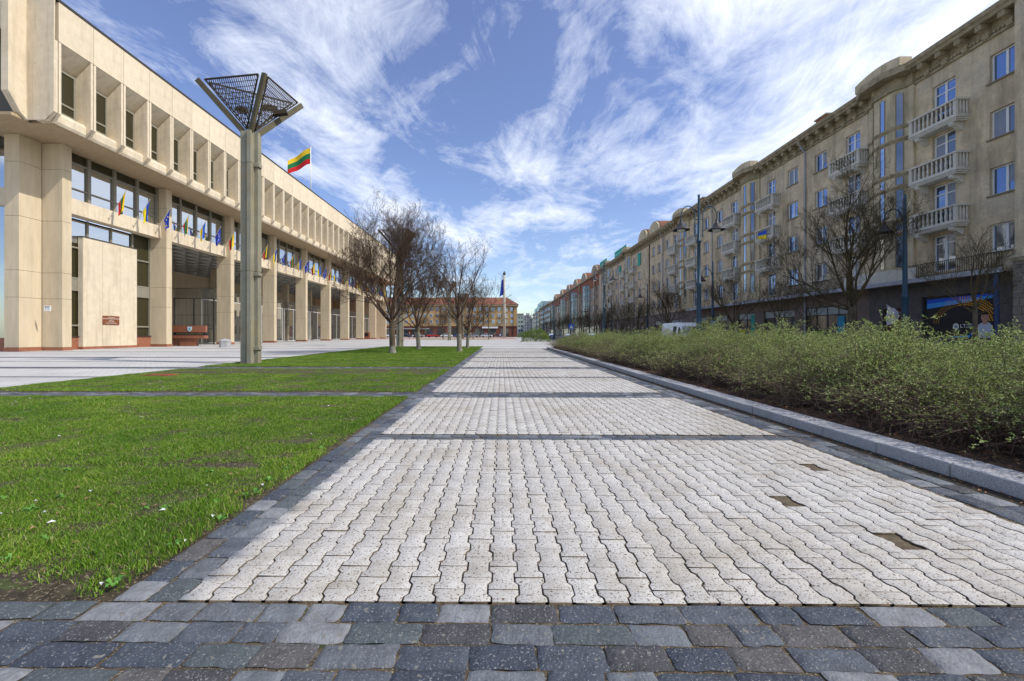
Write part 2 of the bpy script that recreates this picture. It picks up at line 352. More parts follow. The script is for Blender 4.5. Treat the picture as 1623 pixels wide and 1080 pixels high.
# --- interlocking pavers of the path
M_paver = mat('white_paver', (0.54, 0.525, 0.49), 0.9, 0.07, 14, bump=0.25, bscale=120, island=0.10,
              speck=[((0.13, 0.085, 0.06), 70, 0.615), ((0.18, 0.15, 0.12), 150, 0.595)], stain=[((0.36, 0.31, 0.24), 0.8, 0.6), ((0.30, 0.26, 0.20), 3.5, 0.55)])
M_jside = mat('paver_side_dirt', (0.13, 0.10, 0.065), 1.0, 0.3, 30)
M_paver_br = mat('bare_brown_paver', (0.13, 0.10, 0.065), 0.95, 0.2, 30, bump=0.5, bscale=100)
def build_pavers():
    p, L = 0.1225, 0.19; ww, wn = 0.0685, 0.0510
    out = [(-ww, -.5), (ww, -.5), (ww, -.31), (wn, -.20), (wn, .20), (ww, .31), (ww, .5), (-ww, .5), (-ww, .31), (-wn, .20), (-wn, -.20), (-ww, -.31)]
    out = np.array([(a, b*L) for a, b in out]); g = 0.0013
    def inset(o, d):
        r = o.copy(); r[:, 0] -= np.sign(r[:, 0])*d; r[:, 1] = np.where(np.abs(np.abs(r[:, 1])-L/2) < 1e-6, np.sign(r[:, 1])*(L/2-d), r[:, 1]); return r
    rings = [inset(out, g+0.0035), inset(out, g+0.0008), inset(out, g)]
    ys_edges = sorted([1.84, 34.5]+[e for w in wide[1:] for e in w]+[e for t in thin for e in t])
    panels = []; bars = wide+thin
    for a, b in zip(ys_edges[:-1], ys_edges[1:]):
        if not any(abs(a-w[0]) < 1e-3 and abs(b-w[1]) < 1e-3 for w in bars): panels.append((a, b))
    V = []; F = []; T = []; MI = []; o = 0
    ncol = int((XR1-XL1)/p)+1
    brown = [(1.96, 2.93), (2.17, 2.36), (2.75, 3.72)]
    for (a, b) in panels:
        nr = int((b-a)/L)+2
        for c in range(ncol):
            cx = XL1+p/2+c*p
            if cx > XR1-0.03: continue
            for r in range(-1, nr):
                cy = a+(r+0.5)*L+(L/2 if c % 2 else 0)
                if cy-L/2 > b-0.012 or cy+L/2 < a+0.012: continue
                jx, jy, jz = rng.normal(0, .0008), rng.normal(0, .0008), rng.normal(0, .0012)
                tx, ty = rng.normal(0, .006), rng.normal(0, .005)
                isb = any(abs(cx-bx) < 0.06 and abs(cy-by) < 0.09 for bx, by in brown)
                if isb: jz -= .009
                for k, rg in enumerate(rings):
                    q = rg.copy(); q[:, 0] = np.clip(q[:, 0]+cx+jx, XL1+.002, XR1-.002); q[:, 1] = np.clip(q[:, 1]+cy+jy, a+.004, b-.004)
                    z = (0.0, -0.0012, -0.011)[k]+jz+(q[:, 0]-cx)*tx+(q[:, 1]-cy)*ty
                    V.append(np.column_stack([q, z]))
                n = 12; F += list(range(o, o+n)); T.append(n)
                for k in range(2):
                    for i in range(n):
                        j = (i+1) % n; F += [o+k*n+i, o+(k+1)*n+i, o+(k+1)*n+j, o+k*n+j]; T.append(4)
                MI += [1 if isb else 0]*(1+n)+[2]*n
                o += 3*n
    ob = np_mesh('path', np.concatenate(V), F, T, [M_paver, M_paver_br, M_jside], MI)
    structure(ob)
build_pavers()

# --- dark granite setts
sett_cols = [(0.115, 0.13, 0.155), (0.085, 0.10, 0.13), (0.16, 0.175, 0.195), (0.06, 0.072, 0.10), (0.29, 0.30, 0.315), (0.105, 0.125, 0.135), (0.13, 0.122, 0.118), (0.075, 0.092, 0.12), (0.20, 0.22, 0.24), (0.08, 0.08, 0.085)]
M_sett = mat('dark_granite_sett', (0.95, 0.95, 0.95), 0.55, 0.22, 14, bump=0.8, bscale=55, island_cols=sett_cols, speck=[((0.26, 0.26, 0.26), 130, 0.62), ((0.20, 0.195, 0.17), 26, 0.66)], spec=0.4)
def build_setts():
    V = []; F = []; T = []; o = [0]
    def sett(cx, cy, w, d, hi, rot=0.0):
        nx, ny = (14, 9) if hi == 2 else ((6, 4) if hi == 1 else (3, 3))
        j = [rng.normal(0, .0035, 2) for _ in range(4)]
        u = np.linspace(-1, 1, nx); v = np.linspace(-1, 1, ny); U, W = np.meshgrid(u, v)
        # bilinear corner jitter
        a = (1-U)*(1-W)/4; b = (1+U)*(1-W)/4; c = (1+U)*(1+W)/4; e = (1-U)*(1+W)/4
        X = U*w/2+a*j[0][0]+b*j[1][0]+c*j[2][0]+e*j[3][0]; Y = W*d/2+a*j[0][1]+b*j[1][1]+c*j[2][1]+e*j[3][1]
        ph = rng.uniform(0, 6.28, 4)
        edge = np.maximum(np.abs(U)**14, np.abs(W)**9)
        X = X+0.0022*np.sin(W*5+ph[0])*np.abs(U)**3; Y = Y+0.0022*np.sin(U*6+ph[1])*np.abs(W)**3
        Z = 0.002+rng.normal(0, .0014)-0.010*edge-0.0010*(U**2+W**2)+0.0012*np.sin(U*4+ph[2])*np.sin(W*3+ph[3])+U*rng.normal(0, .0011)+W*rng.normal(0, .0011)
        cr = (np.abs(U)**10)*(np.abs(W)**10); X = X-np.sign(U)*cr*0.002; Y = Y-np.sign(W)*cr*0.002
        if rot: X, Y = Y, X
        V.append(np.column_stack([(X+cx).ravel(), (Y+cy).ravel(), Z.ravel()]))
        for r in range(ny-1):
            for q in range(nx-1):
                i = o[0]+r*nx+q; f = [i, i+1, i+nx+1, i+nx]
                if rot: f.reverse()
                F.extend(f); T.append(4)
        o[0] += nx*ny
    def rows_x(x0, x1, y0, y1, n, hi, wm=0.2):
        d = (y1-y0)/n
        for r in range(n):
            x = x0-rng.uniform(0, .1) if x0 < XL0-1 else x0
            while x < x1-0.02:
                w = rng.uniform(.72, 1.4)*wm; w = min(w, x1-x) if x1-x-w > .08 else x1-x
                h = hi(x) if callable(hi) else hi
                sett(x+w/2, y0+(r+.5)*d, w-.0065, d-.0065, h); x += w
    # foreground band: six rows, full width
    for r in range(7):
        y1 = 1.84-r*0.121; rows_x(-4.2, 6.2, y1-0.121, y1, 1, 2, 0.225)
    for (a, b) in wide[1:]:
        rows_x(XL0, XR1+.001, a, b, 5, 1 if a < 10 else 0); rows_x(-10.6, XL0, a, b, 5, 0)
    for (a, b) in thin: rows_x(XL1+.0, XR1+.001, a, b, 2, 1 if a < 10 else 0, .2)
    # long edging rows
    def col(x0, x1, n, y0, y1):
        d = (x1-x0)/n
        for r in range(n):
            y = y0+rng.uniform(-.08, 0) if False else y0
            while y < y1-.02:
                w = rng.uniform(.75, 1.35)*.2; w = min(w, y1-y) if y1-y-w > .08 else y1-y
                sett(x0+(r+.5)*d, y+w/2, w-.006, d-.006, 2 if y < 4.5 else (1 if y < 10 else 0), 1); y += w
    ws = [1.84]+[e for w in wide[1:] for e in w]
    for i in range(0, len(ws)-1, 2): col(XL0, XL1, 2, ws[i], ws[i+1])
    col(XR1, XR2, 2, 1.84, 34.5)
    ob = np_mesh('sett_paving', np.concatenate(V), F, T, M_sett, smooth=True); structure(ob)
build_setts()

# --- plaza slabs with dark sett stripes (one sheet)
def plaza_mat():
    m = bpy.data.materials.new('plaza_slabs'); m.use_nodes = True; nt = m.node_tree; n = nt.nodes; l = nt.links; p = n['Principled BSDF']; p.inputs['Roughness'].default_value = 0.85
    tc = n.new('ShaderNodeTexCoord'); sep = n.new('ShaderNodeSeparateXYZ'); l.new(tc.outputs['Object'], sep.inputs[0])
    def mt(op, a, b=None):
        q = n.new('ShaderNodeMath'); q.operation = op
        for i, v in enumerate((a, b)):
            if v is None: continue
            if isinstance(v, (int, float)): q.inputs[i].default_value = v
            else: l.new(v, q.inputs[i])
        return q.outputs[0]
    ph = mt('MODULO', mt('ADD', sep.outputs[1], 65-15.0+0.8), 6.5)
    w = mt('LESS_THAN', ph, 0.75); t = mt('MULTIPLY', mt('GREATER_THAN', ph, 3.6), mt('LESS_THAN', ph, 3.85)); dark = mt('MAXIMUM', w, t)
    br = n.new('ShaderNodeTexBrick'); l.new(tc.outputs['Object'], br.inputs[0]); br.inputs['Scale'].default_value = 1; br.inputs['Brick Width'].default_value = 0.2; br.inputs['Row Height'].default_value = 0.12
    br.inputs['Mortar Size'].default_value = 0.008; br.inputs['Color1'].default_value = (0.50, 0.49, 0.475, 1); br.inputs['Color2'].default_value = (0.56, 0.55, 0.53, 1); br.inputs['Mortar'].default_value = (0.38, 0.35, 0.31, 1)
    br2 = n.new('ShaderNodeTexBrick'); l.new(tc.outputs['Object'], br2.inputs[0]); br2.inputs['Scale'].default_value = 1; br2.inputs['Brick Width'].default_value = 0.2; br2.inputs['Row Height'].default_value = 0.12
    br2.inputs['Mortar Size'].default_value = 0.008; br2.inputs['Color1'].default_value = (0.07, 0.08, 0.10, 1); br2.inputs['Color2'].default_value = (0.13, 0.14, 0.16, 1); br2.inputs['Mortar'].default_value = (0.1, 0.09, 0.07, 1)
    nz = n.new('ShaderNodeTexNoise'); nz.inputs['Scale'].default_value = 0.5; nz.inputs['Detail'].default_value = 8; l.new(tc.outputs['Object'], nz.inputs[0])
    mr = n.new('ShaderNodeMapRange'); mr.inputs['From Min'].default_value = 0.3; mr.inputs['From Max'].default_value = 0.7; mr.inputs['To Min'].default_value = 0.82; mr.inputs['To Max'].default_value = 1.06; l.new(nz.outputs[0], mr.inputs[0])
    hs = n.new('ShaderNodeHueSaturation'); l.new(mr.outputs[0], hs.inputs['Value']); l.new(br.outputs[0], hs.inputs['Color'])
    mx = n.new('ShaderNodeMixRGB'); l.new(dark, mx.inputs[0]); l.new(hs.outputs[0], mx.inputs[1]); l.new(br2.outputs[0], mx.inputs[2]); l.new(mx.outputs[0], p.inputs['Base Color'])
    return m
M_plaza = plaza_mat()
mb = MB()
mb.box(-70, -10.72, 2.0, 142, -0.085, 0.0); mb.box(-10.72, 3.95, 39.6, 142, -0.085, 0.0); mb.box(-10.72, 3.95, 34.5, 39.6, -0.085, -0.001); mb.box(3.95, 9.6, 36.5, 150, -0.085, -0.003)
structure(mb.build('plaza', M_plaza))
structure(MB().box(-70, 3.95, 96, 140, -0.02, 0.006).build('red_paving', mat('reddish_slabs', (0.42, 0.27, 0.22), 0.9, 0.1, 0.8)))
# thin edging strip beside lawns
structure(MB().box(-10.74, -10.6, 9.0, 34.5, -0.05, 0.004).box(-10.74, -1.69, 39.4, 39.6, -0.05, 0.004).build('lawn_edging', mat('edging_stone', (0.2, 0.2, 0.2), 0.8, 0.2, 2)))

# --- soil and grass
M_soil = mat('lawn_soil', (0.075, 0.06, 0.035), 1.0, 0.3, 12, bump=1.0, bscale=60, speck=[((0.07, 0.09, 0.025), 9, 0.6), ((0.26, 0.21, 0.14), 70, 0.60)])
soil = MB()
def lawn_soil(x0, x1, y0, y1, nx, ny, amp=0.010):
    vs = []; fs = []
    for j in range(ny+1):
        for i in range(nx+1):
            x = x0+(x1-x0)*i/nx; y = y0+(y1-y0)*j/ny; e = min(x-x0, x1-x, y-y0, y1-y)
            vs.append((x, y, -0.010+min(e*0.1, 0.022)+random.uniform(-.5, 1)*amp*(1 if e > 0 else 0)))
    for j in range(ny):
        for i in range(nx): a = j*(nx+1)+i; fs.append((a, a+1, a+nx+2, a+nx+1))
    soil.add(vs, fs)
lawn_soil(-12.5, XL0, 1.845, 7.77, 90, 60); lawn_soil(-10.6, XL0, 8.51, 14.19, 60, 40); lawn_soil(-10.6, XL0, 15.01, 39.4, 60, 100)
structure(soil.build('lawn_soil', M_soil, smooth=True))

def grass_mat():
    m = bpy.data.materials.new('grass_blades'); m.use_nodes = True; nt = m.node_tree; n = nt.nodes; l = nt.links; p = n['Principled BSDF']
    p.inputs['Roughness'].default_value = 0.5; p.inputs['Specular IOR Level'].default_value = 0.25
    g = n.new('ShaderNodeNewGeometry'); rp = n.new('ShaderNodeValToRGB'); cr = rp.color_ramp
    cols = [(0, (0.08, 0.175, 0.013)), (0.32, (0.135, 0.265, 0.02)), (0.62, (0.21, 0.355, 0.033)), (0.88, (0.31, 0.44, 0.06)), (0.94, (0.42, 0.38, 0.15)), (1, (0.56, 0.46, 0.27))]
    cr.elements[0].position = 0; cr.elements[0].color = (*cols[0][1], 1); cr.elements[1].position = 1; cr.elements[1].color = (*cols[-1][1], 1)
    for a, c in cols[1:-1]: e = cr.elements.new(a); e.color = (*c, 1)
    l.new(g.outputs['Random Per Island'], rp.inputs[0])
    tc = n.new('ShaderNodeTexCoord'); nz = n.new('ShaderNodeTexNoise'); nz.inputs['Scale'].default_value = 0.9; nz.inputs['Detail'].default_value = 6; l.new(tc.outputs['Object'], nz.inputs[0])
    r2 = n.new('ShaderNodeValToRGB'); r2.color_ramp.elements[0].position = 0.32; r2.color_ramp.elements[0].color = (0.55, 0.68, 0.55, 1); r2.color_ramp.elements[1].position = 0.68; r2.color_ramp.elements[1].color = (1.10, 1.05, 1.0, 1)
    l.new(nz.outputs[0], r2.inputs[0]); mx = n.new('ShaderNodeMixRGB'); mx.blend_type = 'MULTIPLY'; mx.inputs[0].default_value = 1; l.new(rp.outputs[0], mx.inputs[1]); l.new(r2.outputs[0], mx.inputs[2])
    l.new(mx.outputs[0], p.inputs['Base Color'])
    tr = n.new('ShaderNodeBsdfTranslucent'); l.new(mx.outputs[0], tr.inputs[0]); ms = n.new('ShaderNodeMixShader'); ms.inputs[0].default_value = 0.3
    l.new(p.outputs[0], ms.inputs[1]); l.new(tr.outputs[0], ms.inputs[2]); l.new(ms.outputs[0], n['Material Output'].inputs[0])
    return m
M_grass = grass_mat()
def vnoise(x, y, s, seed):
    r = np.random.default_rng(seed); t = r.random((64, 64)); x = x*s; y = y*s; xi = np.floor(x).astype(int); yi = np.floor(y).astype(int); fx = x-xi; fy = y-yi
    fx = fx*fx*(3-2*fx); fy = fy*fy*(3-2*fy); g = lambda a, b: t[a % 64, b % 64]
    return (g(xi, yi)*(1-fx)+g(xi+1, yi)*fx)*(1-fy)+(g(xi, yi+1)*(1-fx)+g(xi+1, yi+1)*fx)*fy
def grass(x0, x1, y0, y1, dens, hgt, wid, seed, bare=True, zmul=1.0):
    N = int((x1-x0)*(y1-y0)*dens); x = rng.uniform(x0, x1, N); y = rng.uniform(y0, y1, N)
    nn = 0.6*vnoise(x, y, 2.1, seed)+0.4*vnoise(x, y, 6.5, seed+1)
    edge = np.minimum(x1-x, y-y0); keep = np.ones(N, bool)
    if bare:
        thr = 0.27+0.50*np.exp(-edge/0.13)+0.16*np.exp(-np.maximum(y-y0, 0)/0.3)*(x < -1.9)
    else: thr = 0.12+0.45*np.exp(-edge/0.18)
    keep = (rng.random(N)*0.45+nn*0.9) > thr
    x, y, nn = x[keep], y[keep], nn[keep]; N = len(x)
    clump = vnoise(x, y, 4.0, seed+5)
    h = hgt*(0.45+0.8*clump)*rng.uniform(0.6, 1.35, N); w = wid*rng.uniform(0.7, 1.3, N); a = rng.uniform(0, 2*PI, N); lean = rng.uniform(0.15, 0.95, N)*h; la = rng.uniform(0, 2*PI, N)
    dx, dy = np.cos(a)*w/2, np.sin(a)*w/2; lx, ly = np.cos(la)*lean, np.sin(la)*lean; z0 = np.full(N, 0.004)
    V = np.empty((N, 5, 3), np.float32)
    V[:, 0] = np.column_stack([x-dx, y-dy, z0]); V[:, 1] = np.column_stack([x+dx, y+dy, z0])
    V[:, 2] = np.column_stack([x+dx*.8+lx*.35, y+dy*.8+ly*.35, z0+h*.55]); V[:, 3] = np.column_stack([x-dx*.8+lx*.35, y-dy*.8+ly*.35, z0+h*.55])
    V[:, 4] = np.column_stack([x+lx, y+ly, z0+h*.92])
    b = (np.arange(N)*5)[:, None]; F = (b+np.array([0, 1, 2, 3, 3, 2, 4])[None]).ravel(); T = np.tile([4, 3], N)
    return V.reshape(-1, 3), F, T
def join(parts):
    V = []; F = []; T = []; o = 0
    for v, f, t in parts: V.append(v); F.append(f+o); T.append(t); o += len(v)
    return np.concatenate(V), np.concatenate(F), np.concatenate(T)
g1 = join([grass(-4.6, XL0, 1.85, 3.6, 22000, .036, .0046, 11), grass(-7.6, XL0, 3.6, 5.6, 14000, .036, .0058, 11), grass(-11.2, XL0, 5.6, 7.76, 10000, .036, .0072, 11)])
stuff(np_mesh('grass', *g1, M_grass), 'short green grass of the nearest lawn, with bare soil at its front edge', 'grass')
g2 = join([grass(-10.6, XL0, 8.52, 12.2, 6000, .030, .010, 31), grass(-10.6, XL0, 12.2, 14.18, 7000, .016, .010, 31, False)])
stuff(np_mesh('grass', *g2, M_grass), 'strip of grass between the two dark sett bands', 'grass')
g3 = join([grass(-10.6, XL0, 15.02, 24, 3000, .034, .016, 51, False), grass(-10.6, XL0, 24, 39.4, 1600, .04, .025, 51, False)])
stuff(np_mesh('grass', *g3, M_grass), 'long lawn the bare trees grow from', 'grass')

wd = MB()
for i in range(34):
    cx = random.uniform(-4.5, XL0-.04); cy = random.uniform(1.92, 3.6) if i % 3 else random.uniform(1.9, 6); 
    if i % 4 == 0: cx = XL0-random.uniform(.02, .15)
    for q in range(random.randint(5, 10)):
        a = random.uniform(0, 2*PI); l_ = random.uniform(.02, .05); w_ = l_*.28; ca, sa = math.cos(a), math.sin(a); h = random.uniform(.01, .035)
        wd.add([(cx, cy, .006), (cx+ca*l_*.6-sa*w_, cy+sa*l_*.6+ca*w_, .01+h), (cx+ca*l_, cy+sa*l_, .008+h*.7), (cx+ca*l_*.6+sa*w_, cy+sa*l_*.6-ca*w_, .01+h)], [(0, 3, 2, 1)])
stuff(wd.build('weeds', mat('weed_green', (0.11, 0.26, 0.04), 0.6, 0.2, 30)), 'small broad leaved weeds along the near edge of the lawn', 'weeds')
# dead leaves, scraps on the lawn
mb = MB()
for i in range(520):
    x = random.uniform(-9, XL0-.03); y = random.uniform(1.9, 14) if random.random() < .75 else random.uniform(1.9, 3.2); s = random.uniform(.008, .022); a = random.uniform(0, PI); z = random.uniform(.012, .04)
    if 7.7 < y < 8.6: continue
    c, d = math.cos(a)*s, math.sin(a)*s; mb.quad((x-c, y-d, z), (x+d*.6, y-c*.6, z+.006), (x+c, y+d, z), (x-d*.6, y+c*.6, z+.01), mi=0 if random.random() < .8 else 1)
stuff(mb.build('fallen_leaves', [mat('dry_leaf', (0.32, 0.20, 0.10), 0.9, 0.3, 5), mat('paper_scrap', (0.7, 0.7, 0.72), 0.8, 0.05)]), 'dry leaves and white scraps scattered over the lawns', 'leaves')
mb = MB()
for i in range(2600):
    q = random.random()
    if q < .72: x = random.uniform(3.93, 4.9); z = .115+random.uniform(0, .03)
    elif q < .86: x = random.uniform(3.5, 3.66); z = -.004
    else: x = random.uniform(3.66, 3.95); z = .106
    if q >= .86 and random.random() < .8: continue
    y = random.uniform(1.2, 9) if random.random() < .7 else random.uniform(9, 30); s_ = random.uniform(.008, .02); a = random.uniform(0, PI); c, d = math.cos(a)*s_, math.sin(a)*s_
    mb.quad((x-c, y-d, z), (x+d*.6, y-c*.6, z+.005), (x+c, y+d, z), (x-d*.6, y+c*.6, z+.008))
stuff(mb.build('leaf_litter', mat('rusty_leaf', (0.30, 0.15, 0.07), 0.9, 0.4, 8)), 'rusty brown dead leaves under the hedge and along the kerb', 'leaves')
# far lawn strip
structure(MB().box(-18, -2.4, 91, 96, -0.05, 0.03).build('far_lawn', mat('far_grass', (0.11, 0.22, 0.03), 0.95, 0.25, 3)))
# red inspection cover in the second lawn
tag(MB().box(-9.75, -9.0, 11.5, 11.95, 0, 0.035).box(-9.68, -9.07, 11.57, 11.88, 0.035, 0.045).build('drain_cover', mat('rusty_red_cover', (0.28, 0.07, 0.04), 0.8, 0.2, 6), bevel=.004), 'flat rusty red cover lying in the second lawn', 'drain cover')

# --- granite kerb of the planting bed
kb = MB(); y = -0.6
while y < 34.4:
    L_ = 0.69; z = .10+random.uniform(-.003, .003); dx = random.uniform(-.003, .003)
    kb.box(KX+dx, KX+.3, y+.004, y+L_-.004, -0.06, z); y += L_
kb.box(KX, 3.96, 34.35, 34.6, -.06, .098)
kb.box(3.97, 8.8, 34.35, 34.6, -.06, .098)
k_o = kb.build('kerb', M_granite, bevel=.012); structure(k_o)
structure(MB().box(XR2, KX, -1, 34.5, -.08, -.010).build('gutter', mat('gutter_dirt_shade', (0.06, 0.05, 0.035), 1.0, 0.3, 20, bump=.8)))  # dark gap beside the kerb; its shadow is put into the dirt colour
bed = MB(); soil = bed
M_bed = mat('bed_litter', (0.075, 0.045, 0.03), 1.0, 0.35, 9, bump=1.0, bscale=50, speck=[((0.22, 0.12, 0.06), 45, 0.6)])
def bedgrid(x0, x1, y0, y1, nx, ny):
    vs = []; fs = []
    for j in range(ny+1):
        for i in range(nx+1):
            x = x0+(x1-x0)*i/nx; y = y0+(y1-y0)*j/ny; vs.append((x, y, 0.07+random.uniform(0, .035)))
    for j in range(ny):
        for i in range(nx): a = j*(nx+1)+i; fs.append((a, a+1, a+nx+2, a+nx+1))
    bed.add(vs, fs)
bedgrid(KX+.3, 8.9, -1.2, 34.35, 50, 300)
structure(bed.build('planting_bed', M_bed))

# --- road and far pavement on the right
structure(MB().box(10.0, 19.6, -20, 1500, -.088, -.06).build('road', mat('asphalt', (0.07, 0.07, 0.072), 0.9, 0.15, 4, bump=.3)))
structure(MB().box(9.6, 10.0, -20, 1500, -.088, .06).box(19.6, 20.0, -20, 1500, -.088, .06).build('road_kerb', M_granite))
structure(MB().box(8.92, 9.6, -20, 36.5, -.088, .055).build('roadside_pavement', mat('grey_pavement', (0.36, 0.35, 0.33), 0.9, 0.08, 2)))
structure(MB().box(20.0, 60, -20, 1500, -.088, .062).build('pavement', mat('pavement_slabs', (0.36, 0.35, 0.33), 0.9, 0.1, 2)))
mk = MB()
for k in range(7): mk.box(10.4+k*1.3, 11.0+k*1.3, 56, 59.5, -.06, -.055)
for k in range(40): mk.box(14.72, 14.86, 5+k*6, 8+k*6, -.06, -.055) if not 54 < 5+k*6 < 61 else None
structure(mk.build('road_markings', mat('road_paint', (0.7, 0.7, 0.68), 0.8, 0.1, 8)))

# ================================================================== HEDGE
def leaf_mat(name, cols):
    m = bpy.data.materials.new(name); m.use_nodes = True; nt = m.node_tree; n = nt.nodes; l = nt.links; p = n['Principled BSDF']; p.inputs['Roughness'].default_value = 0.55; p.inputs['Specular IOR Level'].default_value = .2
    g = n.new('ShaderNodeNewGeometry'); rp = n.new('ShaderNodeValToRGB'); cr = rp.color_ramp
    cr.elements[0].color = (*cols[0], 1); cr.elements[1].color = (*cols[-1], 1)
    for i, c in enumerate(cols[1:-1]): e = cr.elements.new((i+1)/(len(cols)-1)); e.color = (*c, 1)
    l.new(g.outputs['Random Per Island'], rp.inputs[0])
    oi = n.new('ShaderNodeObjectInfo'); mr = n.new('ShaderNodeMapRange'); mr.inputs['To Min'].default_value = 0.85; mr.inputs['To Max'].default_value = 1.12; l.new(oi.outputs['Random'], mr.inputs[0])
    hs = n.new('ShaderNodeHueSaturation'); l.new(mr.outputs[0], hs.inputs['Value']); l.new(rp.outputs[0], hs.inputs['Color'])
    l.new(hs.outputs[0], p.inputs['Base Color'])
    tr = n.new('ShaderNodeBsdfTranslucent'); l.new(hs.outputs[0], tr.inputs[0]); ms = n.new('ShaderNodeMixShader'); ms.inputs[0].default_value = 0.35
    l.new(p.outputs[0], ms.inputs[1]); l.new(tr.outputs[0], ms.inputs[2]); l.new(ms.outputs[0], n['Material Output'].inputs[0]); return m
M_leaf = leaf_mat('hedge_leaves', [(0.07, 0.11, 0.03), (0.18, 0.25, 0.055), (0.36, 0.44, 0.13), (0.60, 0.64, 0.30)])
M_htwig = mat('hedge_twigs', (0.19, 0.13, 0.10), 0.9, 0.3, 3)
def shrub_mesh(name, seed, ntw=360, rad=0.95, hgt=1.0, leaf=0.0125, per=15):
    r = np.random.default_rng(seed); V = []; F = []; T = []; MI = []; o = 0
    cl_az = r.uniform(0, 2*PI, 7)
    for t in range(ntw):
        az = cl_az[t % 7]+r.normal(0, .38) if t % 5 else r.uniform(0, 2*PI); out = rad*(r.random()**0.6)*1.0; hh = hgt*(0.15+0.92*r.random()**0.7)*(1-0.30*(out/rad)**2)
        if t % 23 == 0: out *= .45; hh = hgt*r.uniform(1.0, 1.24)      # upright shoots
        bx, by = r.normal(0, .16, 2); nseg = 7; ts = np.linspace(0, 1, nseg)
        ex, ey = math.cos(az)*out, math.sin(az)*out; droop = r.uniform(0.0, .35)*out; side = r.normal(0, .09)
        X = bx+ex*ts**1.25-math.sin(az)*side*np.sin(ts*PI); Y = by+ey*ts**1.25+math.cos(az)*side*np.sin(ts*PI)
        Z = hh*np.sin(np.minimum(ts*1.25, 1.0+0.0*ts)*PI/2)-droop*np.maximum(ts-.65, 0)**1.3*2+.0; Z = np.maximum(Z, .02)
        P = np.column_stack([X, Y, Z])+r.normal(0, .008, (nseg, 3)); w = .0042*(1-.75*ts)*r.uniform(.8, 1.4)
        nrm = np.array([-math.sin(az), math.cos(az), 0.0])
        # triangular tube
        ring = []
        up = np.array([math.cos(az)*-.5, math.sin(az)*-.5, .8])
        for k, (c, s) in enumerate(((1, -.5), (-1, -.5), (0, 1))):
            ring.append(P+nrm[None]*(w*c)[:, None]+up[None]*(w*s)[:, None] if False else P+nrm[None]*(w*c)[:, None]+up[None]*(w*s)[:, None])
        A = np.stack(ring, 1).reshape(-1, 3); V.append(A)
        for i in range(nseg-1):
            for k in range(3): a = o+i*3+k; b = o+i*3+(k+1) % 3; F += [a, b, b+3, a+3]; T.append(4); MI.append(0)
        o += len(A)
        # side shoots + leaves
        nl = per if hh > .42*hgt or t % 4 == 0 else 1; tl = 1-.62*r.random(nl)**1.25
        for q in tl:
            i = min(int(q*(nseg-1)), nseg-2); f = q*(nseg-1)-i; c = P[i]*(1-f)+P[i+1]*f
            if r.random() < .30:
                # short side shoot carrying leaves
                d = r.normal(0, 1, 3); d[2] = abs(d[2])*.7+.3; d /= np.linalg.norm(d); ln = r.uniform(.05, .16); e = c+d*ln
                s_ = np.cross(d, [0, 0, 1.0]); s_ /= (np.linalg.norm(s_)+1e-6); s_ *= .0014
                V.append(np.array([c-s_, c+s_, e+s_*.3, e-s_*.3])); F += [o, o+1, o+2, o+3]; T.append(4); MI.append(0); o += 4
                cs = [c+d*ln*u for u in (0.35, .5, .65, .8, .92, 1)]
            else: cs = [c]
            for cc in cs:
                for rep in range(2):
                    d = r.normal(0, 1, 3); d[2] = d[2]*.6+.5; d /= np.linalg.norm(d); s = leaf*r.uniform(.7, 1.6); sd_ = np.cross(d, r.normal(0, 1, 3)); sd_ /= (np.linalg.norm(sd_)+1e-6)
                    V.append(np.array([cc, cc+d*s*.55+sd_*s*.38, cc+d*s*1.35, cc+d*s*.55-sd_*s*.38])); F += [o, o+1, o+2, o+3]; T.append(4); MI.append(1); o += 4
    ob = np_mesh(name, np.concatenate(V), F, T, [M_htwig, M_leaf], MI)
    return ob
hedge = empty('hedge', (3.96, 0.0, 0.1)); tag(hedge, 'long loose hedge of arching twigs with fresh leaves behind the granite kerb', 'hedge')
protos = [shrub_mesh('shrub', 100+i) for i in range(4)]
twiggy = [shrub_mesh('shrub', 200+i, ntw=330, rad=.9, per=4) for i in range(2)]
kt = 0
placed = 0
k = 0
def shrub_at(x, y, s, sz, parent, tw=False):
    global k, kt
    if tw:
        p = twiggy[kt % 2]; o = p if kt < 2 else p.copy()
        if kt >= 2: C.objects.link(o)
        kt += 1; base = parent.location; o.parent = parent; o.location = (x-base.x, y-base.y, 0.06-base.z); o.rotation_euler = (0, 0, random.uniform(0, 6.28)); o.scale = (s, s, sz); return
    p = protos[k % 4]; o = p if k < 4 else p.copy()
    if k >= 4: C.objects.link(o)
    o.parent = parent; base = parent.location; o.location = (x-base.x, y-base.y, 0.06-base.z+.0); o.rotation_euler = (0, 0, random.uniform(0, 6.28)); o.scale = (s, s, sz); k += 1
y = 1.0
while y < 34.2:
    step = 0.74 if y < 9 else 1.15
    hf = .85+.02*min(max((y-5)/10, 0), 1)
    for (bx, hz) in ((4.42, .74), (5.15, 1.0), (6.35, 1.12), (7.6, 1.20)):
        sc = random.uniform(.82, 1.15)*(1 if step < 1 else 1.22)
        yy = y+random.uniform(-.3, .3)
        if bx > 5 and random.random() < .10: hz *= 1.22
        shrub_at(bx+random.uniform(-.16, .16)+(0.15 if bx < 5 else 0), yy, sc*.92, hz*hf*random.uniform(.78, 1.14), hedge, bx < 4.5 or (bx < 5.5 and random.random() < .3))
    y += step
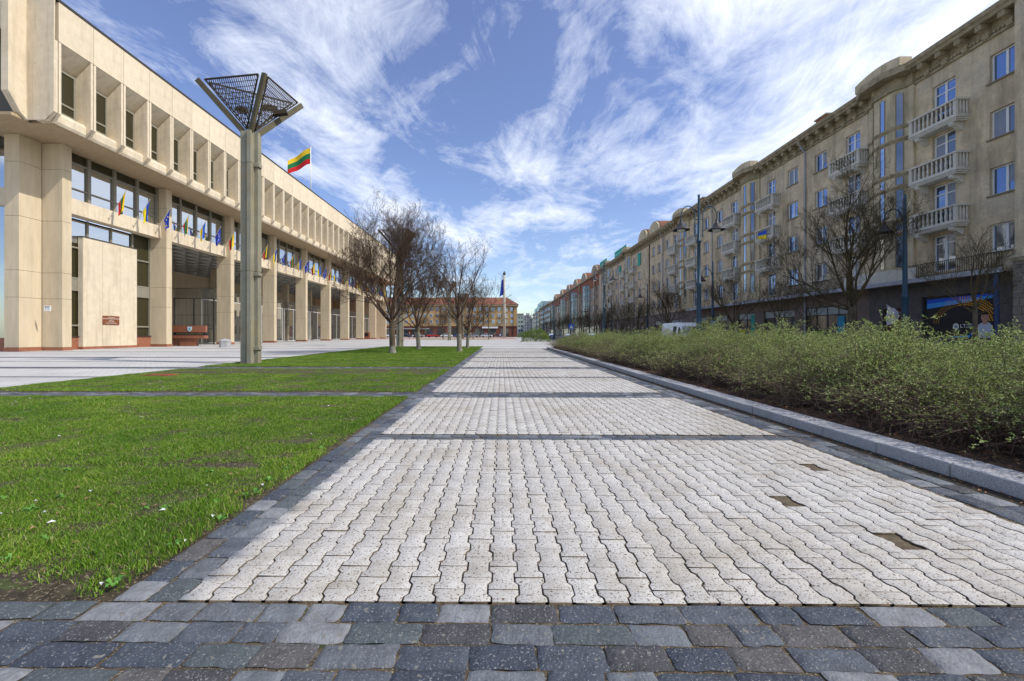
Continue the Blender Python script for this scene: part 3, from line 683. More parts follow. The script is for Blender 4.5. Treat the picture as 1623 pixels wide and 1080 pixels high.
def round_shrub(name, cx, cy, r_, h_, label):
    e = empty(name, (cx, cy, 0)); tag(e, label, 'shrub', 'shrubs beyond the hedge')
    m2 = MB()
    N = 2600; rr = np.random.default_rng(int(cx*10+cy))
    for i in range(N):
        a = rr.uniform(0, 2*PI); u = rr.random()**.5; zz = rr.random(); q = (1-zz**2.2)**.5
        px = cx+math.cos(a)*r_*q*(.6+.4*u)*1.2; py = cy+math.sin(a)*r_*q*(.6+.4*u); pz = .05+h_*zz*(.9+.15*math.sin(a*5))
        s = .09; d = rr.normal(0, 1, 3); d /= np.linalg.norm(d); e2 = np.cross(d, rr.normal(0, 1, 3)); e2 /= np.linalg.norm(e2)
        c = np.array([px, py, pz]); m2.add([c-d*s, c+e2*s*.5, c+d*s, c-e2*s*.5], [(0, 1, 2, 3)])
    m2.build('foliage', leaf_mat('round_shrub_leaves', [(0.08, 0.14, 0.015), (0.13, 0.21, 0.025), (0.20, 0.28, 0.04), (0.26, 0.33, 0.07)]) if 'rs' not in MATS else MATS['rs'], e)
    t = MB()
    for i in range(14):
        a = rr.uniform(0, 6.28); t.tube([(cx, cy, 0), (cx+math.cos(a)*r_*.5, cy+math.sin(a)*r_*.5, h_*.5), (cx+math.cos(a)*r_*.8, cy+math.sin(a)*r_*.8, h_*.8)], [.03, .02, .008], 4)
    t.build('stem', M_htwig, e)
round_shrub('round_shrub', 5.3, 66, 1.9, 2.0, 'clipped dome shaped shrub standing alone past the end of the hedge')

# ================================================================== TREES
def tree_meshes(seed, height, spread, trunk_h, r0, lime_h, yellow=False, density=1.0, droop=0.0, levels=5, nl0=11):
    r = random.Random(seed); tr = MB(); cr = MB(); bud = MB()
    lean = Vector((r.uniform(-.05, .05), r.uniform(-.05, .05), 1))
    P = [Vector((0, 0, -.05))+Vector((lean.x*z, lean.y*z, z)) for z in [0, .12, .35, lime_h, lime_h+.01, trunk_h*.8, trunk_h*1.05]]
    rad = [r0*1.45, r0*1.15, r0, r0*.95, r0*.95, r0*.9, r0*.85]
    tr.tube(P[:4], rad[:4], 10, mi=1, cap=False); tr.tube(P[3:], rad[3:], 10, mi=0, cap=False)
    def branch(p, d, length, rad_, lev):
        n = 5 if lev < 3 else 3; pts = [p]; rs = [rad_]; q = p.copy(); dd = d.copy()
        for i in range(n):
            dd = (dd+Vector((r.gauss(0, .13), r.gauss(0, .13), r.gauss(0, .10)+(.10 if lev < 3 else .05)-droop))).normalized(); q = q+dd*length/n; pts.append(q.copy()); rs.append(rad_*(1-(i+1)/n*.62))
        sides = 6 if lev == 0 else (4 if lev < 3 else 3)
        cr.tube(pts, rs, sides, cap=False)
        if lev >= levels: return
        nc = max(2, int({0: 8, 1: 5, 2: 4, 3: 4, 4: 3}.get(lev, 3)*density+r.random()))
        for i in range(nc):
            t = (.42+.58*(i+r.random()*.6)/nc) if lev < 2 else (.2+.8*(i+r.random())/nc); t = min(t, 1.0)
            ii = min(int(t*n), n-1); f = t*n-ii; pp = pts[ii].lerp(pts[ii+1], f); base = (pts[ii+1]-pts[ii]).normalized()
            ax = base.orthogonal().normalized(); ax.rotate(Matrix.Rotation(r.uniform(0, 2*PI), 3, base)); ang = r.uniform(.38, .95)
            nd = base.copy(); nd.rotate(Matrix.Rotation(ang, 3, ax)); nd = (nd+Vector((0, 0, .12))).normalized()
            branch(pp, nd, length*r.uniform(.46, .72)*(1-.2*t), max(rs[ii]*(.50 if lev < 2 else .55), .005), lev+1)
    top = P[-1]; n0 = nl0
    for i in range(n0):
        a = 2*PI*i/n0*1.618+r.uniform(-.3, .3); up = i/(n0-1); el = R(12+up*70)
        d = Vector((math.cos(a)*math.cos(el), math.sin(a)*math.cos(el), math.sin(el))); L = (height-trunk_h)*(.72+.0*up)*up+spread*.78*(1-up)
        L *= r.uniform(.85, 1.1); branch(top+Vector((0, 0, -.35*trunk_h*(1-up)*.6)), d, L*.86, r0*(.25+.16*up), 0)
    return tr, cr
TREES = {}
def tree_proto(key, **kw):
    TREES[key] = tree_meshes(**kw)
def place_tree(key, x, y, rot, sc, label, group, twig=M_twig, z=0.0, first={}):
    twig = M_twig_y if key in 'def' else M_twig
    if key not in first:
        root = empty('tree', (0, 0, 0)); tr, cr = TREES[key]
        tr.build('trunk', [M_bark, M_lime], root, smooth=True); cr.build('crown', twig, root, smooth=True); first[key] = root; o = root
    else: o = copy_tree(first[key])
    o.location = (x, y, z); o.rotation_euler = (0, 0, rot); o.scale = (sc, sc, sc); tag(o, label, 'tree', group); return o
tree_proto('a', seed=3, height=9.6, spread=4.0, trunk_h=2.0, r0=.19, lime_h=.5, nl0=15, density=1.04)
tree_proto('b', seed=8, height=7.6, spread=4.0, trunk_h=1.7, r0=.15, lime_h=1.3, nl0=9, density=.9)
tree_proto('c', seed=21, height=8.6, spread=5.2, trunk_h=2.3, r0=.17, lime_h=1.25, nl0=8, density=.75)
tree_proto('d', seed=33, height=9.0, spread=4.6, trunk_h=2.4, r0=.20, lime_h=.3, nl0=11, density=.85)
TREES['f'] = tree_meshes(seed=77, height=8.6, spread=5.0, trunk_h=2.3, r0=.17, lime_h=.2, nl0=9, density=.82)
tree_proto('e', seed=45, height=4.6, spread=2.6, trunk_h=1.9, r0=.07, lime_h=.2, nl0=8, density=.7, levels=4)
gl = 'bare trees on the left lawn'
place_tree('a', -6.5, 25.6, 0.4, 1.0, 'large bare tree with dense round crown, whitewashed only at its foot', gl)
place_tree('b', -6.3, 32.6, 2.0, 1.06, 'bare tree with whitewashed trunk standing behind the largest tree on the lawn', gl)
place_tree('c', -2.75, 28.3, 0.3, .98, 'open spreading bare tree with whitewashed trunk, closest to the path edge', gl)
place_tree('b', -2.75, 34.6, 4.4, .86, 'thin bare tree right behind the spreading tree by the path', gl)
place_tree('b', -6.4, 98, 1.4, .95, 'small distant bare tree on the far grass strip, left of the flagpole', 'far bare trees on the plaza')
place_tree('e', -2.7, 93, .4, 1.7, 'slim distant tree at the right end of the far grass strip', 'far bare trees on the plaza')
place_tree('b', -13, 96, 3.4, 1.0, 'distant bare tree at the left end of the far grass strip', 'far bare trees on the plaza')
place_tree('d', -24, 130, 3.0, .9, 'far bare tree in front of the orange roofed building, left one of two', 'far bare trees before the orange roofed building')
place_tree('d', -12, 134, 5.0, .9, 'far bare tree in front of the orange roofed building, right one of two', 'far bare trees before the orange roofed building')
gr_ = 'budding trees along the far pavement of the street'
rt = [('e', 21, 19.2, .3, 1.25, 'slender young bare tree before the shop window with the portrait poster'),
      ('d', 21, 25.8, 1.2, 1.24, 'big spreading tree with lichen covered limbs, in front of the oriel and balconies'),
      ('e', 21, 29.5, 2.2, 1.15, 'small thin tree just left of the big spreading tree'),
      ('e', 21, 32.6, 4.2, 1.25, 'young tree in front of the wide shop windows'),
      ('f', 21, 39.0, 2.2, .84, 'medium bare tree left of the blue crossing sign post'),
      ('d', 21, 54.0, .2, .92, 'bare tree rising behind the white van'),
      ('d', 21, 66.0, 2.2, .80, 'bare tree between the second and third lantern posts'),
      ('f', 21, 75.0, 1.2, .85, 'pale budding tree beyond the white van, first of the distant row'),
      ('d', 21, 86.0, 3.2, .80, 'second tree of the distant street row'), ('f', 21, 97.0, 5.2, .80, 'third tree of the distant street row'),
      ('d', 21, 110.0, 4.2, .85, 'fourth tree of the distant street row'), ('f', 21, 126.0, 1.7, .90, 'fifth tree of the distant street row'),
      ('d', 21, 145.0, 2.7, .90, 'sixth tree of the distant street row'), ('f', 21, 168.0, .7, .95, 'seventh tree of the distant street row'), ('d', 21, 198.0, .9, .95, 'last tree of the distant street row')]
for (kk, x, y_, ro, sc, lb) in rt: place_tree(kk, x, y_, ro, sc, lb, gr_, z=.06)

# ================================================================== PARLIAMENT (left)
PX = -30.5; P0 = 39.43; PS = 9.27
pil_far = [P0+PS*k for k in range(-1, 9)]           # far corners of the pillars
parl = empty('parliament_building', (PX, 28.0, 0)); tag(parl, 'long cream concrete parliament with finned upper storey on tall square pillars', 'building')
# pillars
def pillar(yf, x0=-32.1, x1=PX, w=.65):
    m = MB(); y0 = yf-w
    zs = [0.22, 3.6, 5.4, 9.0, 12.6, 14.42]
    for a, b in zip(zs[:-1], zs[1:]): m.box(x0, x1, y0, yf, a+.008, b-.008)
    m.box(x0+.02, x1-.02, y0+.02, yf-.02, .22, 14.42, 1)
    return m
for i, yf in enumerate(pil_far):
    p = pillar(yf).build('pillar', [M_conc_rib, M_joint], parl, bevel=.015)
    MB().box(-32.12, PX+.03, yf-.68, yf+.03, 0.0, .22).build('plinth', M_granite_red, p)
# corner pillar of the south end
p = MB()
for a, b in ((.25, 3.6), (3.6, 5.4), (5.4, 9.0), (9.0, 12.6), (12.6, 14.42)): p.box(-32.9, -31.9, 28.06, 29.45, a+.008, b-.008)
p.box(-32.88, -31.92, 28.08, 29.44, .25, 14.42, 1)
p = p.build('pillar', [M_conc_rib, M_joint], parl, bevel=.015); MB().box(-32.92, -31.87, 28.03, 29.45, 0, .25).build('plinth', M_granite_red, p)
# south side glazing beyond the corner pillar
MB().box(-44, -32.9, 28.6, 28.7, .9, 14.4).build('window', G_left, parl)
MB().box(-44, -32.9, 28.45, 28.6, 9.8, 11.0).box(-44, -32.9, 28.4, 28.6, 0, .9, 1).build('wall', [M_conc, M_granite_red], parl)
# spandrel bands with flags, per bay
bays = [(pil_far[i], pil_far[i+1]-.65) for i in range(9)]
for i, (a, b) in enumerate(bays):
    m = MB(); m.box(-31.9, -31.0, a-.0, b+.0, 9.85, 10.98); m.build('spandrel', M_conc, parl, bevel=.02)
    # glazing above the spandrel, four lights between wide mullions
    f = MB(); g = MB(); d = MB(); n = 4; w = (b-a)/n
    for k in range(n):
        u0 = a+k*w; u1 = u0+w
        f.box(-31.5, -31.2, u1-.22, u1+.0, 10.98, 14.4)
        f.box(-31.45, -31.24, u0+.0, u1-.22, 11.75, 11.83); f.box(-31.45, -31.24, u0, u1-.22, 13.62, 13.72); f.box(-31.45, -31.24, u0, u0+.06, 10.98, 14.4)
        g.box(-31.5, -31.36, u0+.06, u1-.22, 10.98, 13.62); d.box(-31.5, -31.36, u0+.06, u1-.22, 13.72, 14.4)
    wo = f.build('window', M_winframe, parl); g.build('pane', G_left, wo); d.build('pane', G_leftdark, wo)
# box soffit
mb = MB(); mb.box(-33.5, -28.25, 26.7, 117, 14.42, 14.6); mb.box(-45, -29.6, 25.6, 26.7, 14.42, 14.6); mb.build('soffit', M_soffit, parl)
# upper storey: fins, niches, sills, fascia
FX = -27.7; FS = 2.3175; F0 = 26.57; NF = 39
finprof = [(-28.9, 14.43), (-28.2, 14.43), (FX-.02, 14.98), (FX-.02, 19.46), (-28.9, 18.4)]
fin0 = None; win0 = None; sil0 = None; fas0 = None
for k in range(NF):
    yc = F0+FS*k
    if k == 0:
        m = MB(); m.prism(finprof, 'y', yc-.19, yc-.03); m.prism(finprof, 'y', yc+.03, yc+.19)
        m.prism([(-28.88, 14.46), (-28.22, 14.46), (FX-.07, 15.0), (FX-.07, 19.4), (-28.88, 18.4)], 'y', yc-.05, yc+.05, 1)
        fin0 = m.build('fin', [M_conc, M_joint], parl, bevel=.008); fy0 = fin0.location.copy()
    else: c = fin0.copy(); C.objects.link(c); c.parent = parl; c.location = (fy0.x, fy0.y+FS*k, fy0.z)
    if k == NF-1: break
    a, b = yc+.19, yc+FS-.19
    if k == 0:
        # niche back wall with window, sloping head, rounded sill
        f = MB(); f.box(-28.82, -28.70, a, a+.18, 15.5, 18.42); f.box(-28.82, -28.72, b-.14, b, 15.5, 18.42); f.box(-28.80, -28.72, a, b, 16.15, 16.27); f.box(-28.80, -28.72, a, b, 15.5, 15.62); f.box(-28.80, -28.72, a, b, 18.26, 18.42); f.box(-28.80, -28.72, a+.72, a+.80, 15.5, 18.42)
        win0 = f.build('window', M_winframe, parl)
        MB().box(-28.86, -28.78, a+.05, a+.74, 15.5, 18.4).build('pane', G_left, win0)
        MB().box(-28.86, -28.78, a+.78, b-.05, 15.5, 18.4).build('pane', G_leftdark, win0)
        s = MB(); s.prism([(-28.86, 14.5), (-28.16, 14.43), (-28.06, 14.6), (-28.04, 15.02), (-28.12, 15.22), (-28.70, 15.5), (-28.86, 15.5)], 'y', a-.03, b+.03)
        sil0 = s.build('sill', M_conc, parl, bevel=.02)
        h = MB(); h.prism([(-28.86, 18.42), (FX-.05, 19.48), (FX-.05, 19.6), (-28.86, 19.6)], 'y', a-.05, b+.05)
        h.build('niche_head', M_conc, win0)
        q = MB(); q.box(-28.6, FX, yc+.015, yc+FS-.015, 19.48, 21.95)
        fas0 = q.build('fascia_panel', M_conc, parl, bevel=.01)
    else:
        c = copy_tree(win0, parl); c.location.y += FS*k
        for src in (sil0, fas0): c = src.copy(); C.objects.link(c); c.parent = parl; c.location.y += FS*k
yE = F0+FS*(NF-1)+.2
MB().box(-46, -28.92, 26.4, yE, 14.65, 21.9).build('wall', M_joint, parl); MB().box(-46, -45.6, 39.3, 66, 0, 7.6).build('wall', M_conc_rib, parl)
r_ = MB(); r_.box(-46, FX+.04, 26.42, yE, 21.97, 22.12); r_.box(-46, -29.35, 25.2, 26.42, 21.97, 22.12); r_.build('roof', M_roofedge, parl)
# notched south end of the upper storey
B = MB(); B.prism([(-29.42, 14.45), (-28.3, 14.45), (FX-.02, 14.98), (FX-.02, 19.4), (FX, 21.95), (-29.42, 21.95)], 'y', F0-.21-.06, F0-.205)
B.build('wall', M_conc, parl)
A = MB(); A.prism([(25.3, 15.75), (25.95, 14.75), (26.35, 14.45), (26.42, 14.45), (26.42, 21.95), (25.3, 21.95)], 'x', -29.85, -29.42); A.build('wall', M_conc, parl)
A = MB(); A.box(-45, -29.85, 25.34, 25.5, 19.5, 21.95); 
for k in range(6): A.prism([(25.3, 15.75), (25.95, 14.75), (26.35, 14.45), (26.42, 14.45), (26.42, 19.5), (25.3, 19.5)], 'x', -32.5-k*2.3, -32.1-k*2.3)
A.build('wall', M_conc, parl)
MB().box(-45, -29.85, 26.1, 26.2, 14.7, 19.5).build('window', G_leftdark, parl)
# first bay: glazing with proud concrete panel and plaque
a, b = bays[0]
f = MB(); g = MB(); g.box(-32.2, -32.1, a, b, .95, 9.85)
for u in (a+.55, a+2.6, a+4.6, b-2.0, b-.12): f.box(-32.15, -31.95, u, u+.16, .95, 9.85)
for z in (1.75, 4.4, 5.3, 7.6): f.box(-32.12, -31.98, a, b, z, z+.12)
f.box(-32.1, -32.0, a, b, 4.5, 5.3)
wo = f.build('window', M_winframe, parl); g.build('pane', G_leftdark, wo); MB().box(-32.09, -32.03, a+.8, b-2.2, 8.0, 9.7).build('pane', G_left, wo)
MB().box(-32.3, -31.95, a, b, 0, .95).box(-32.3, -31.85, a-.0, b, .95, 1.0, 1).build('plinth', [M_granite_red, M_roofedge], parl)
pn = MB()
for u0, u1 in ((32.1, 33.7), (33.7, 35.25), (35.25, 36.9)): pn.box(-32.0, -31.6, u0+.012, u1-.012, .2, 8.5)
pn.box(-31.98, -31.63, 32.1, 36.9, .2, 8.48, 1); pn.box(-32.0, -31.55, 32.05, 36.95, 8.5, 8.56, 2)
panel = pn.build('panel', [M_conc, mat('pale_joint', (0.68, 0.62, 0.5), 0.9, 0.05), M_roofedge], parl)
MB().box(-32.0, -31.58, 32.05, 36.95, 0, .2).build('plinth', M_granite_red, panel)
# portico: beams, coffered ceiling, inner pillars, inner walls
pc = MB(); pc.box(-46, -31.9, 39.5, 117, 10.2, 10.5)
for i in range(36):
    y = 40.2+i*2.12
    pc.box(-46, -32.0, y, y+.14, 9.85, 10.2)
for j in range(9): pc.box(-45.5+j*1.55, -45.36+j*1.55, 39.5, 116, 9.87, 10.2)
pc.build('ceiling', mat('coffer_grey', (0.40, 0.39, 0.36), 0.8, 0.1), parl)
MB().box(-46, -32.2, 39.0, 39.3, 0, 10.2).build('wall', M_conc_rib, parl)
MB().box(-46, -45.7, 39.3, 117, 7.6, 10.2).build('wall', M_conc_rib, parl)
for k in range(9):
    y = P0+PS*k
    for x in (-38.2, -45.2): MB().box(x-.9, x+.2, y-.65, y, 0, 10.2).build('pillar', M_conc_rib, parl)
# side glass strips inside the portico next to the first bay
m = MB(); m.box(-37.6, -32.4, 39.32, 39.4, .6, 9.7); wo = m.build('window', G_leftdark, parl)
f = MB(); 
for x in (-37.5, -35.9, -34.2): f.box(x, x+.14, 39.38, 39.48, .6, 9.7)
for z in (2.0, 4.6, 5.4, 7.8): f.box(-37.6, -32.4, 39.38, 39.46, z, z+.12)
f.build('frame', M_winframe, wo)
# rear wing seen through the portico
rw = MB(); holes = [(42+i*3.1, 44.2+i*3.1, z, z+1.9) for i in range(24) for z in (1.2, 4.8, 8.6)]
facade_x(rw, -62, 1, 36, 120, 0, 14, holes, .3); w_ = rw.build('rear_wing', M_conc, parl)
MB().box(-62.35, -62.2, 36, 120, 0.2, 13.8).build('pane', G_leftdark, w_)
MB().box(-46, -28.62, yE, yE+.3, 14.45, 21.95).box(-46, -32.3, 116.4, 116.8, 0, 14.5).build('wall', M_conc, parl)
# plaque and small sign (parts fixed to the wall)
pq = MB().box(-31.6, -31.54, 33.66, 35.12, 1.92, 2.62).build('plaque', mat('plaque_granite', (0.22, 0.075, 0.035), 0.5, 0.15, 9), parl, bevel=.006)
M_engr = mat('engraved_white', (0.75, 0.68, 0.60), 0.8, 0.05)
def wall_text_x(txt, size, X, Y, Z, name, m, parent, sx=1):
    # reads correctly when seen from +X side (sx=1) or -X side (sx=-1)
    if sx > 0: M = Matrix.Translation((X, Y, Z)) @ Matrix(((0, 0, 1, 0), (1, 0, 0, 0), (0, 1, 0, 0), (0, 0, 0, 1)))
    else: M = Matrix.Translation((X, Y, Z)) @ Matrix(((0, 0, -1, 0), (-1, 0, 0, 0), (0, 1, 0, 0), (0, 0, 0, 1)))
    o = Vector((0, 0, 0)); q = parent
    while q is not None: o += q.location; q = q.parent
    return text_mesh(txt, size, name, m, parent, Matrix.Translation(-o) @ M)
for t, s, dz in (('THE SQUARE OF', .085, .22), ('LIETUVOS NEPRIKLAUSOMYBES', .105, .115), ('1990 03 11', .085, -.02), ('atkurta valstybe', .085, -.12), ('Parliament of the Republic', .085, -.23)):
    wall_text_x(t, s, -31.535, 34.39, 2.27+dz, 'lettering', M_engr, pq)
sg = MB().box(-30.98, -30.52, 28.985-.235, 28.98-.20, 2.72, 3.08).build('small_sign', M_white, parl)
M = Matrix.Translation((-30.75, 28.742, 2.98)) @ Matrix.Rotation(R(90), 4, 'X')
def local_text(txt, size, loc, name, m, parent):
    o = Vector((0, 0, 0)); q = parent
    while q is not None: o += q.location; q = q.parent
    return text_mesh(txt, size, name, m, parent, Matrix.Translation(Vector(loc)-o) @ Matrix.Rotation(R(90), 4, 'X'))
M_txt = mat('dark_lettering', (0.05, 0.05, 0.07), 0.7, 0.05)
local_text('SEIMAS', .10, (-30.75, 28.742, 2.99), 'lettering', M_txt, sg); local_text('4   |   P', .09, (-30.75, 28.742, 2.84), 'lettering', M_txt, sg)

# gates between the pillars
def make_gate(x, y0, y1, z1, light=True):
    g = empty('gate', (x, (y0+y1)/2, 0)); f = MB(); w = y1-y0; n = 3 if light else 2
    for k in range(n+1):
        u = y0+w*k/n; f.box(x-.05, x+.05, u-.05, u+.05, 0, z1*.82)
    for z in (.12, z1*.82): f.box(x-.045, x+.045, y0, y1, z-.04, z+.04)
    f.build('frame', mat('white_gate_frame', (0.62, 0.62, 0.6), 0.5, 0.05) if light else M_iron, g)
    b = MB(); k = 0; u = y0+.1
    while u < y1: b.box(x-.012, x+.012, u, u+.035, .15, z1*.82); u += .15
    for z in (z1*.28, z1*.34, z1*.52): b.box(x-.018, x+.018, y0, y1, z, z+.05)
    b.build('bars', mat('dark_gate_bars', (0.10, 0.10, 0.09), 0.5, 0.1), g)
    t = MB(); hz = z1*.18; u = y0-hz
    while u < y1:
        for s in (1, -1):
            a = (x, max(u, y0), z1*.82+(max(u, y0)-u)) if s > 0 else (x, max(u, y0), z1-(max(u, y0)-u)); e = min(u+hz, y1)
            bb = (x, e, z1*.82+(e-u)) if s > 0 else (x, e, z1-(e-u)); t.bar(a, bb, .028)
        u += .24
    t.box(x-.03, x+.03, y0, y1, z1-.03, z1+.03)
    t.build('lattice', MATS['dark_gate_bars'], g)
    return g
g0 = make_gate(-34.5, 46.0, 50.5, 6.3, False); g0.location = (-34.4, 47.7, 0); g0.rotation_euler = (0, 0, R(90)); tag(g0, 'tall black lattice gate deep in the portico behind the red granite name sign', 'gate')
g1_ = make_gate(-34.2, bays[2][0]-.0, bays[2][1]+.0, 6.3)
for i in range(2, 9):
    o = g1_ if i == 2 else copy_tree(g1_); o.location = (-34.2, (bays[i][0]+bays[i][1])/2, 0)
    tag(o, f'pale framed mesh gate filling the {ORD[i-2]} gated bay of the parliament from the left', 'gate', 'gates between the parliament pillars')
# name sign, bollard
sgn = empty('name_sign', (-30.2, 41.5, 0)); tag(sgn, 'red granite name sign with black band and pale blue shield between two pillars', 'sign')
MB().box(-31.95, -28.7, 41.35, 41.6, 1.32, 1.97).build('slab', M_granite_red, sgn, bevel=.01)
MB().box(-31.9, -28.7, 41.38, 41.6, 1.02, 1.32).build('band', mat('black_granite', (0.02, 0.022, 0.03), 0.3, 0.1, 20), sgn)
MB().box(-31.95, -28.7, 41.2, 41.75, .74, 1.02).build('ledge', M_granite_red, sgn, bevel=.01)
MB().box(-31.2, -29.7, 41.3, 41.8, 0, .74).box(-31.95, -31.5, 41.4, 41.8, 0, .74).build('foot', M_granite_red, sgn, bevel=.01)
local_text('LIETUVOS RESPUBLIKOS SEIMAS', .185, (-30.3, 41.37, 1.17), 'lettering', mat('dull_gold', (0.22, 0.19, 0.10), 0.6, 0.1), sgn)
sh = MB(); cx = -30.25; sh.prism([(cx-.2, 1.88), (cx+.2, 1.88), (cx+.2, 1.58), (cx+.14, 1.46), (cx, 1.38), (cx-.14, 1.46), (cx-.2, 1.58)], 'y', 41.31, 41.36)
sh = sh.build('shield', mat('shield_blue', (0.45, 0.66, 0.74), 0.5, 0.05), sgn)
kn = MB(); kn.prism([(cx-.08, 1.52), (cx-.02, 1.66), (cx-.07, 1.74), (cx+.02, 1.80), (cx+.06, 1.72), (cx+.04, 1.66), (cx+.11, 1.62), (cx+.07, 1.5), (cx+.04, 1.58), (cx-.02, 1.58)], 'y', 41.295, 41.31); kn.build('emblem', mat('shield_grey', (0.22, 0.30, 0.36), 0.6, 0.05), sh)
bo = MB(); pts = [(-24.1+.46*math.cos(R(60*i+20)), 37.2+.46*math.sin(R(60*i+20))) for i in range(6)]; bo.prism(pts, 'z', 0, .5)
o6 = len(bo.v); bo.v += [(-24.1+.5*math.cos(R(60*i+20)), 37.2+.5*math.sin(R(60*i+20)), .52) for i in range(6)]+[(-24.1+.47*math.cos(R(60*i+20)), 37.2+.47*math.sin(R(60*i+20)), .62) for i in range(6)]+[(-24.1, 37.2, .78)]
for i in range(6): j = (i+1) % 6; bo.f += [(o6+i, o6+j, o6+6+j, o6+6+i), (o6+6+i, o6+6+j, o6+12)]; bo.m += [0, 0]
bo.f.append(tuple(o6+i for i in range(5, -1, -1))); bo.m.append(0)
tag(bo.build('granite_bollard', M_granite, bevel=.01), 'squat six sided grey granite block with pointed cap on the plaza', 'bollard')
# far red information block near the building end
tag(MB().box(-31.2, -29.8, 96.8, 97.2, 0, 1.6).box(-30.9, -30.1, 96.74, 96.8, .7, 1.4, 1).build('name_sign', [M_granite_red, M_black]), 'small red granite block standing between the farthest parliament pillars', 'sign')

# ------------------------------------------------------------------ flags
Fy = mat('flag_yellow', (0.75, 0.50, 0.02), 0.8, 0.05); Fg = mat('flag_green', (0.01, 0.16, 0.06), 0.8, 0.05); Fr = mat('flag_red', (0.55, 0.015, 0.02), 0.8, 0.05)
Fb = mat('flag_blue', (0.02, 0.10, 0.55), 0.8, 0.05); Fyu = mat('flag_bright_yellow', (0.80, 0.62, 0.01), 0.8, 0.05); Feu = mat('flag_deep_blue', (0.01, 0.05, 0.42), 0.8, 0.05); Fs = mat('flag_star_gold', (0.80, 0.6, 0.05), 0.8, 0.02)
M_pole = mat('pale_flag_pole', (0.5, 0.47, 0.42), 0.4, 0.05)
def make_wall_flag(kind, seed):
    """origin at the bracket; pole rises outward (+X) and up; cloth hangs limp from its upper half"""
    r = random.Random(seed); root = empty('flag', (0, 0, 0))
    d = Vector((.46, .06, .885)).normalized(); tip = d*2.75
    MB().tube([(0, 0, 0), tip], .022, 6).tube([(-.1, 0, .18), (.08, .01, .12)], .03, 6).build('pole', M_pole, root)
    mats = {'lt': [Fy, Fg, Fr], 'ua': [Fb, Fyu], 'eu': [Feu, Fs]}[kind]
    m = MB(); nu, nv = 12, 10; vs = []; a = tip*.97; top = d*1.35
    for j in range(nv+1):
        v = j/nv
        for i in range(nu+1):
            u = i/nu; base = a.lerp(top, u*.92)
            fall = 1.75*(1-.35*u); fold = math.sin(u*9+seed)*.10*v+math.sin(u*17+seed*2)*.04*v
            squeeze = (1-.45*v**.7)
            cx = a.x*.5+top.x*.5; px = cx+(base.x-cx)*squeeze+.10*v*math.sin(seed); vs.append((px, fold+base.y+.12*v*math.cos(seed*1.3), base.z-fall*v*.92+.0))
    fs = []; ms = []
    for j in range(nv):
        for i in range(nu):
            p_ = j*(nu+1)+i; fs.append((p_, p_+1, p_+nu+2, p_+nu+1))
            u = (i+.5)/nu
            ms.append(min(2, int(u*3)) if kind == 'lt' else (0 if u < .5 else 1) if kind == 'ua' else (1 if (i, j) in ((3, 3), (5, 2), (7, 3), (8, 5), (7, 7), (5, 8), (3, 7), (2, 5)) else 0))
    m.v = vs; m.f = fs; m.m = ms
    m.build('cloth', mats, root, smooth=True); return root
kinds = ['lt', 'ua', 'eu']; names = {'lt': 'yellow green red', 'ua': 'blue yellow', 'eu': 'dark blue starred'}
fp = {(k, s): None for k in kinds for s in range(3)}
cnt = {k: 0 for k in kinds}
NTH = ['first', 'second', 'third', 'fourth', 'fifth', 'sixth', 'seventh', 'eighth', 'ninth', 'tenth', 'eleventh', 'twelfth']
for i in range(35):
    k = kinds[i % 3]; s = (i//3) % 3; y = 33.5+2.29*i
    if any(pf-.75 < y < pf+.1 for pf in pil_far): y += .0
    if fp[(k, s)] is None: fp[(k, s)] = o = make_wall_flag(k, 1.3+s*2.1+len(k)+i % 3)
    else: o = copy_tree(fp[(k, s)])
    o.location = (-30.93 if not any(pf-.75 < y < pf+.05 for pf in pil_far) else -30.4, y, 10.15)
    tag(o, f'limp {names[k]} flag on parliament pole, {NTH[cnt[k]]} of its colours from the left', 'flag', 'flags on slanted poles along the parliament'); cnt[k] += 1

def waving_flag(name, x, y, z0, z1, fl, fh, mats, kind, label, ang, rad=.06, droop=.0, pole_mat=None):
    root = empty(name, (x, y, z0)); MB().tube([(x, y, z0), (x, y, z1)], [rad, rad*.6], 8).lathe(x, y, [(.02, z1), (rad*1.6, z1+.08), (.02, z1+.2)], 8).build('pole', pole_mat or M_pole, root, smooth=True)
    m = MB(); nu, nv = 16, 6; dx, dy = math.cos(ang), math.sin(ang)
    for j in range(nv+1):
        for i in range(nu+1):
            u = i/nu; v = j/nv; w = .16*fl*math.sin(u*7+v*1.2)*u*.5
            m.v.append((x+dx*fl*u*(1-.1*droop)-dy*w, y+dy*fl*u+dx*w, z1-.15-v*fh*(1-.1*u)-droop*fl*u**1.2+.05*math.sin(u*9)))
    for j in range(nv):
        for i in range(nu): p_ = j*(nu+1)+i; m.f.append((p_, p_+1, p_+nu+2, p_+nu+1)); m.m.append(j//2 if kind == 'lt' else 0)
    m.build('cloth', mats, root, smooth=True); return tag(root, label, 'flag')
waving_flag('roof_flag', -30.0, 67.2, 22.1, 30.6, 3.6, 2.5, [Fy, Fg, Fr], 'lt', 'large yellow green red flag flying on a white pole above the parliament roof', R(186), .10, .62, M_white)

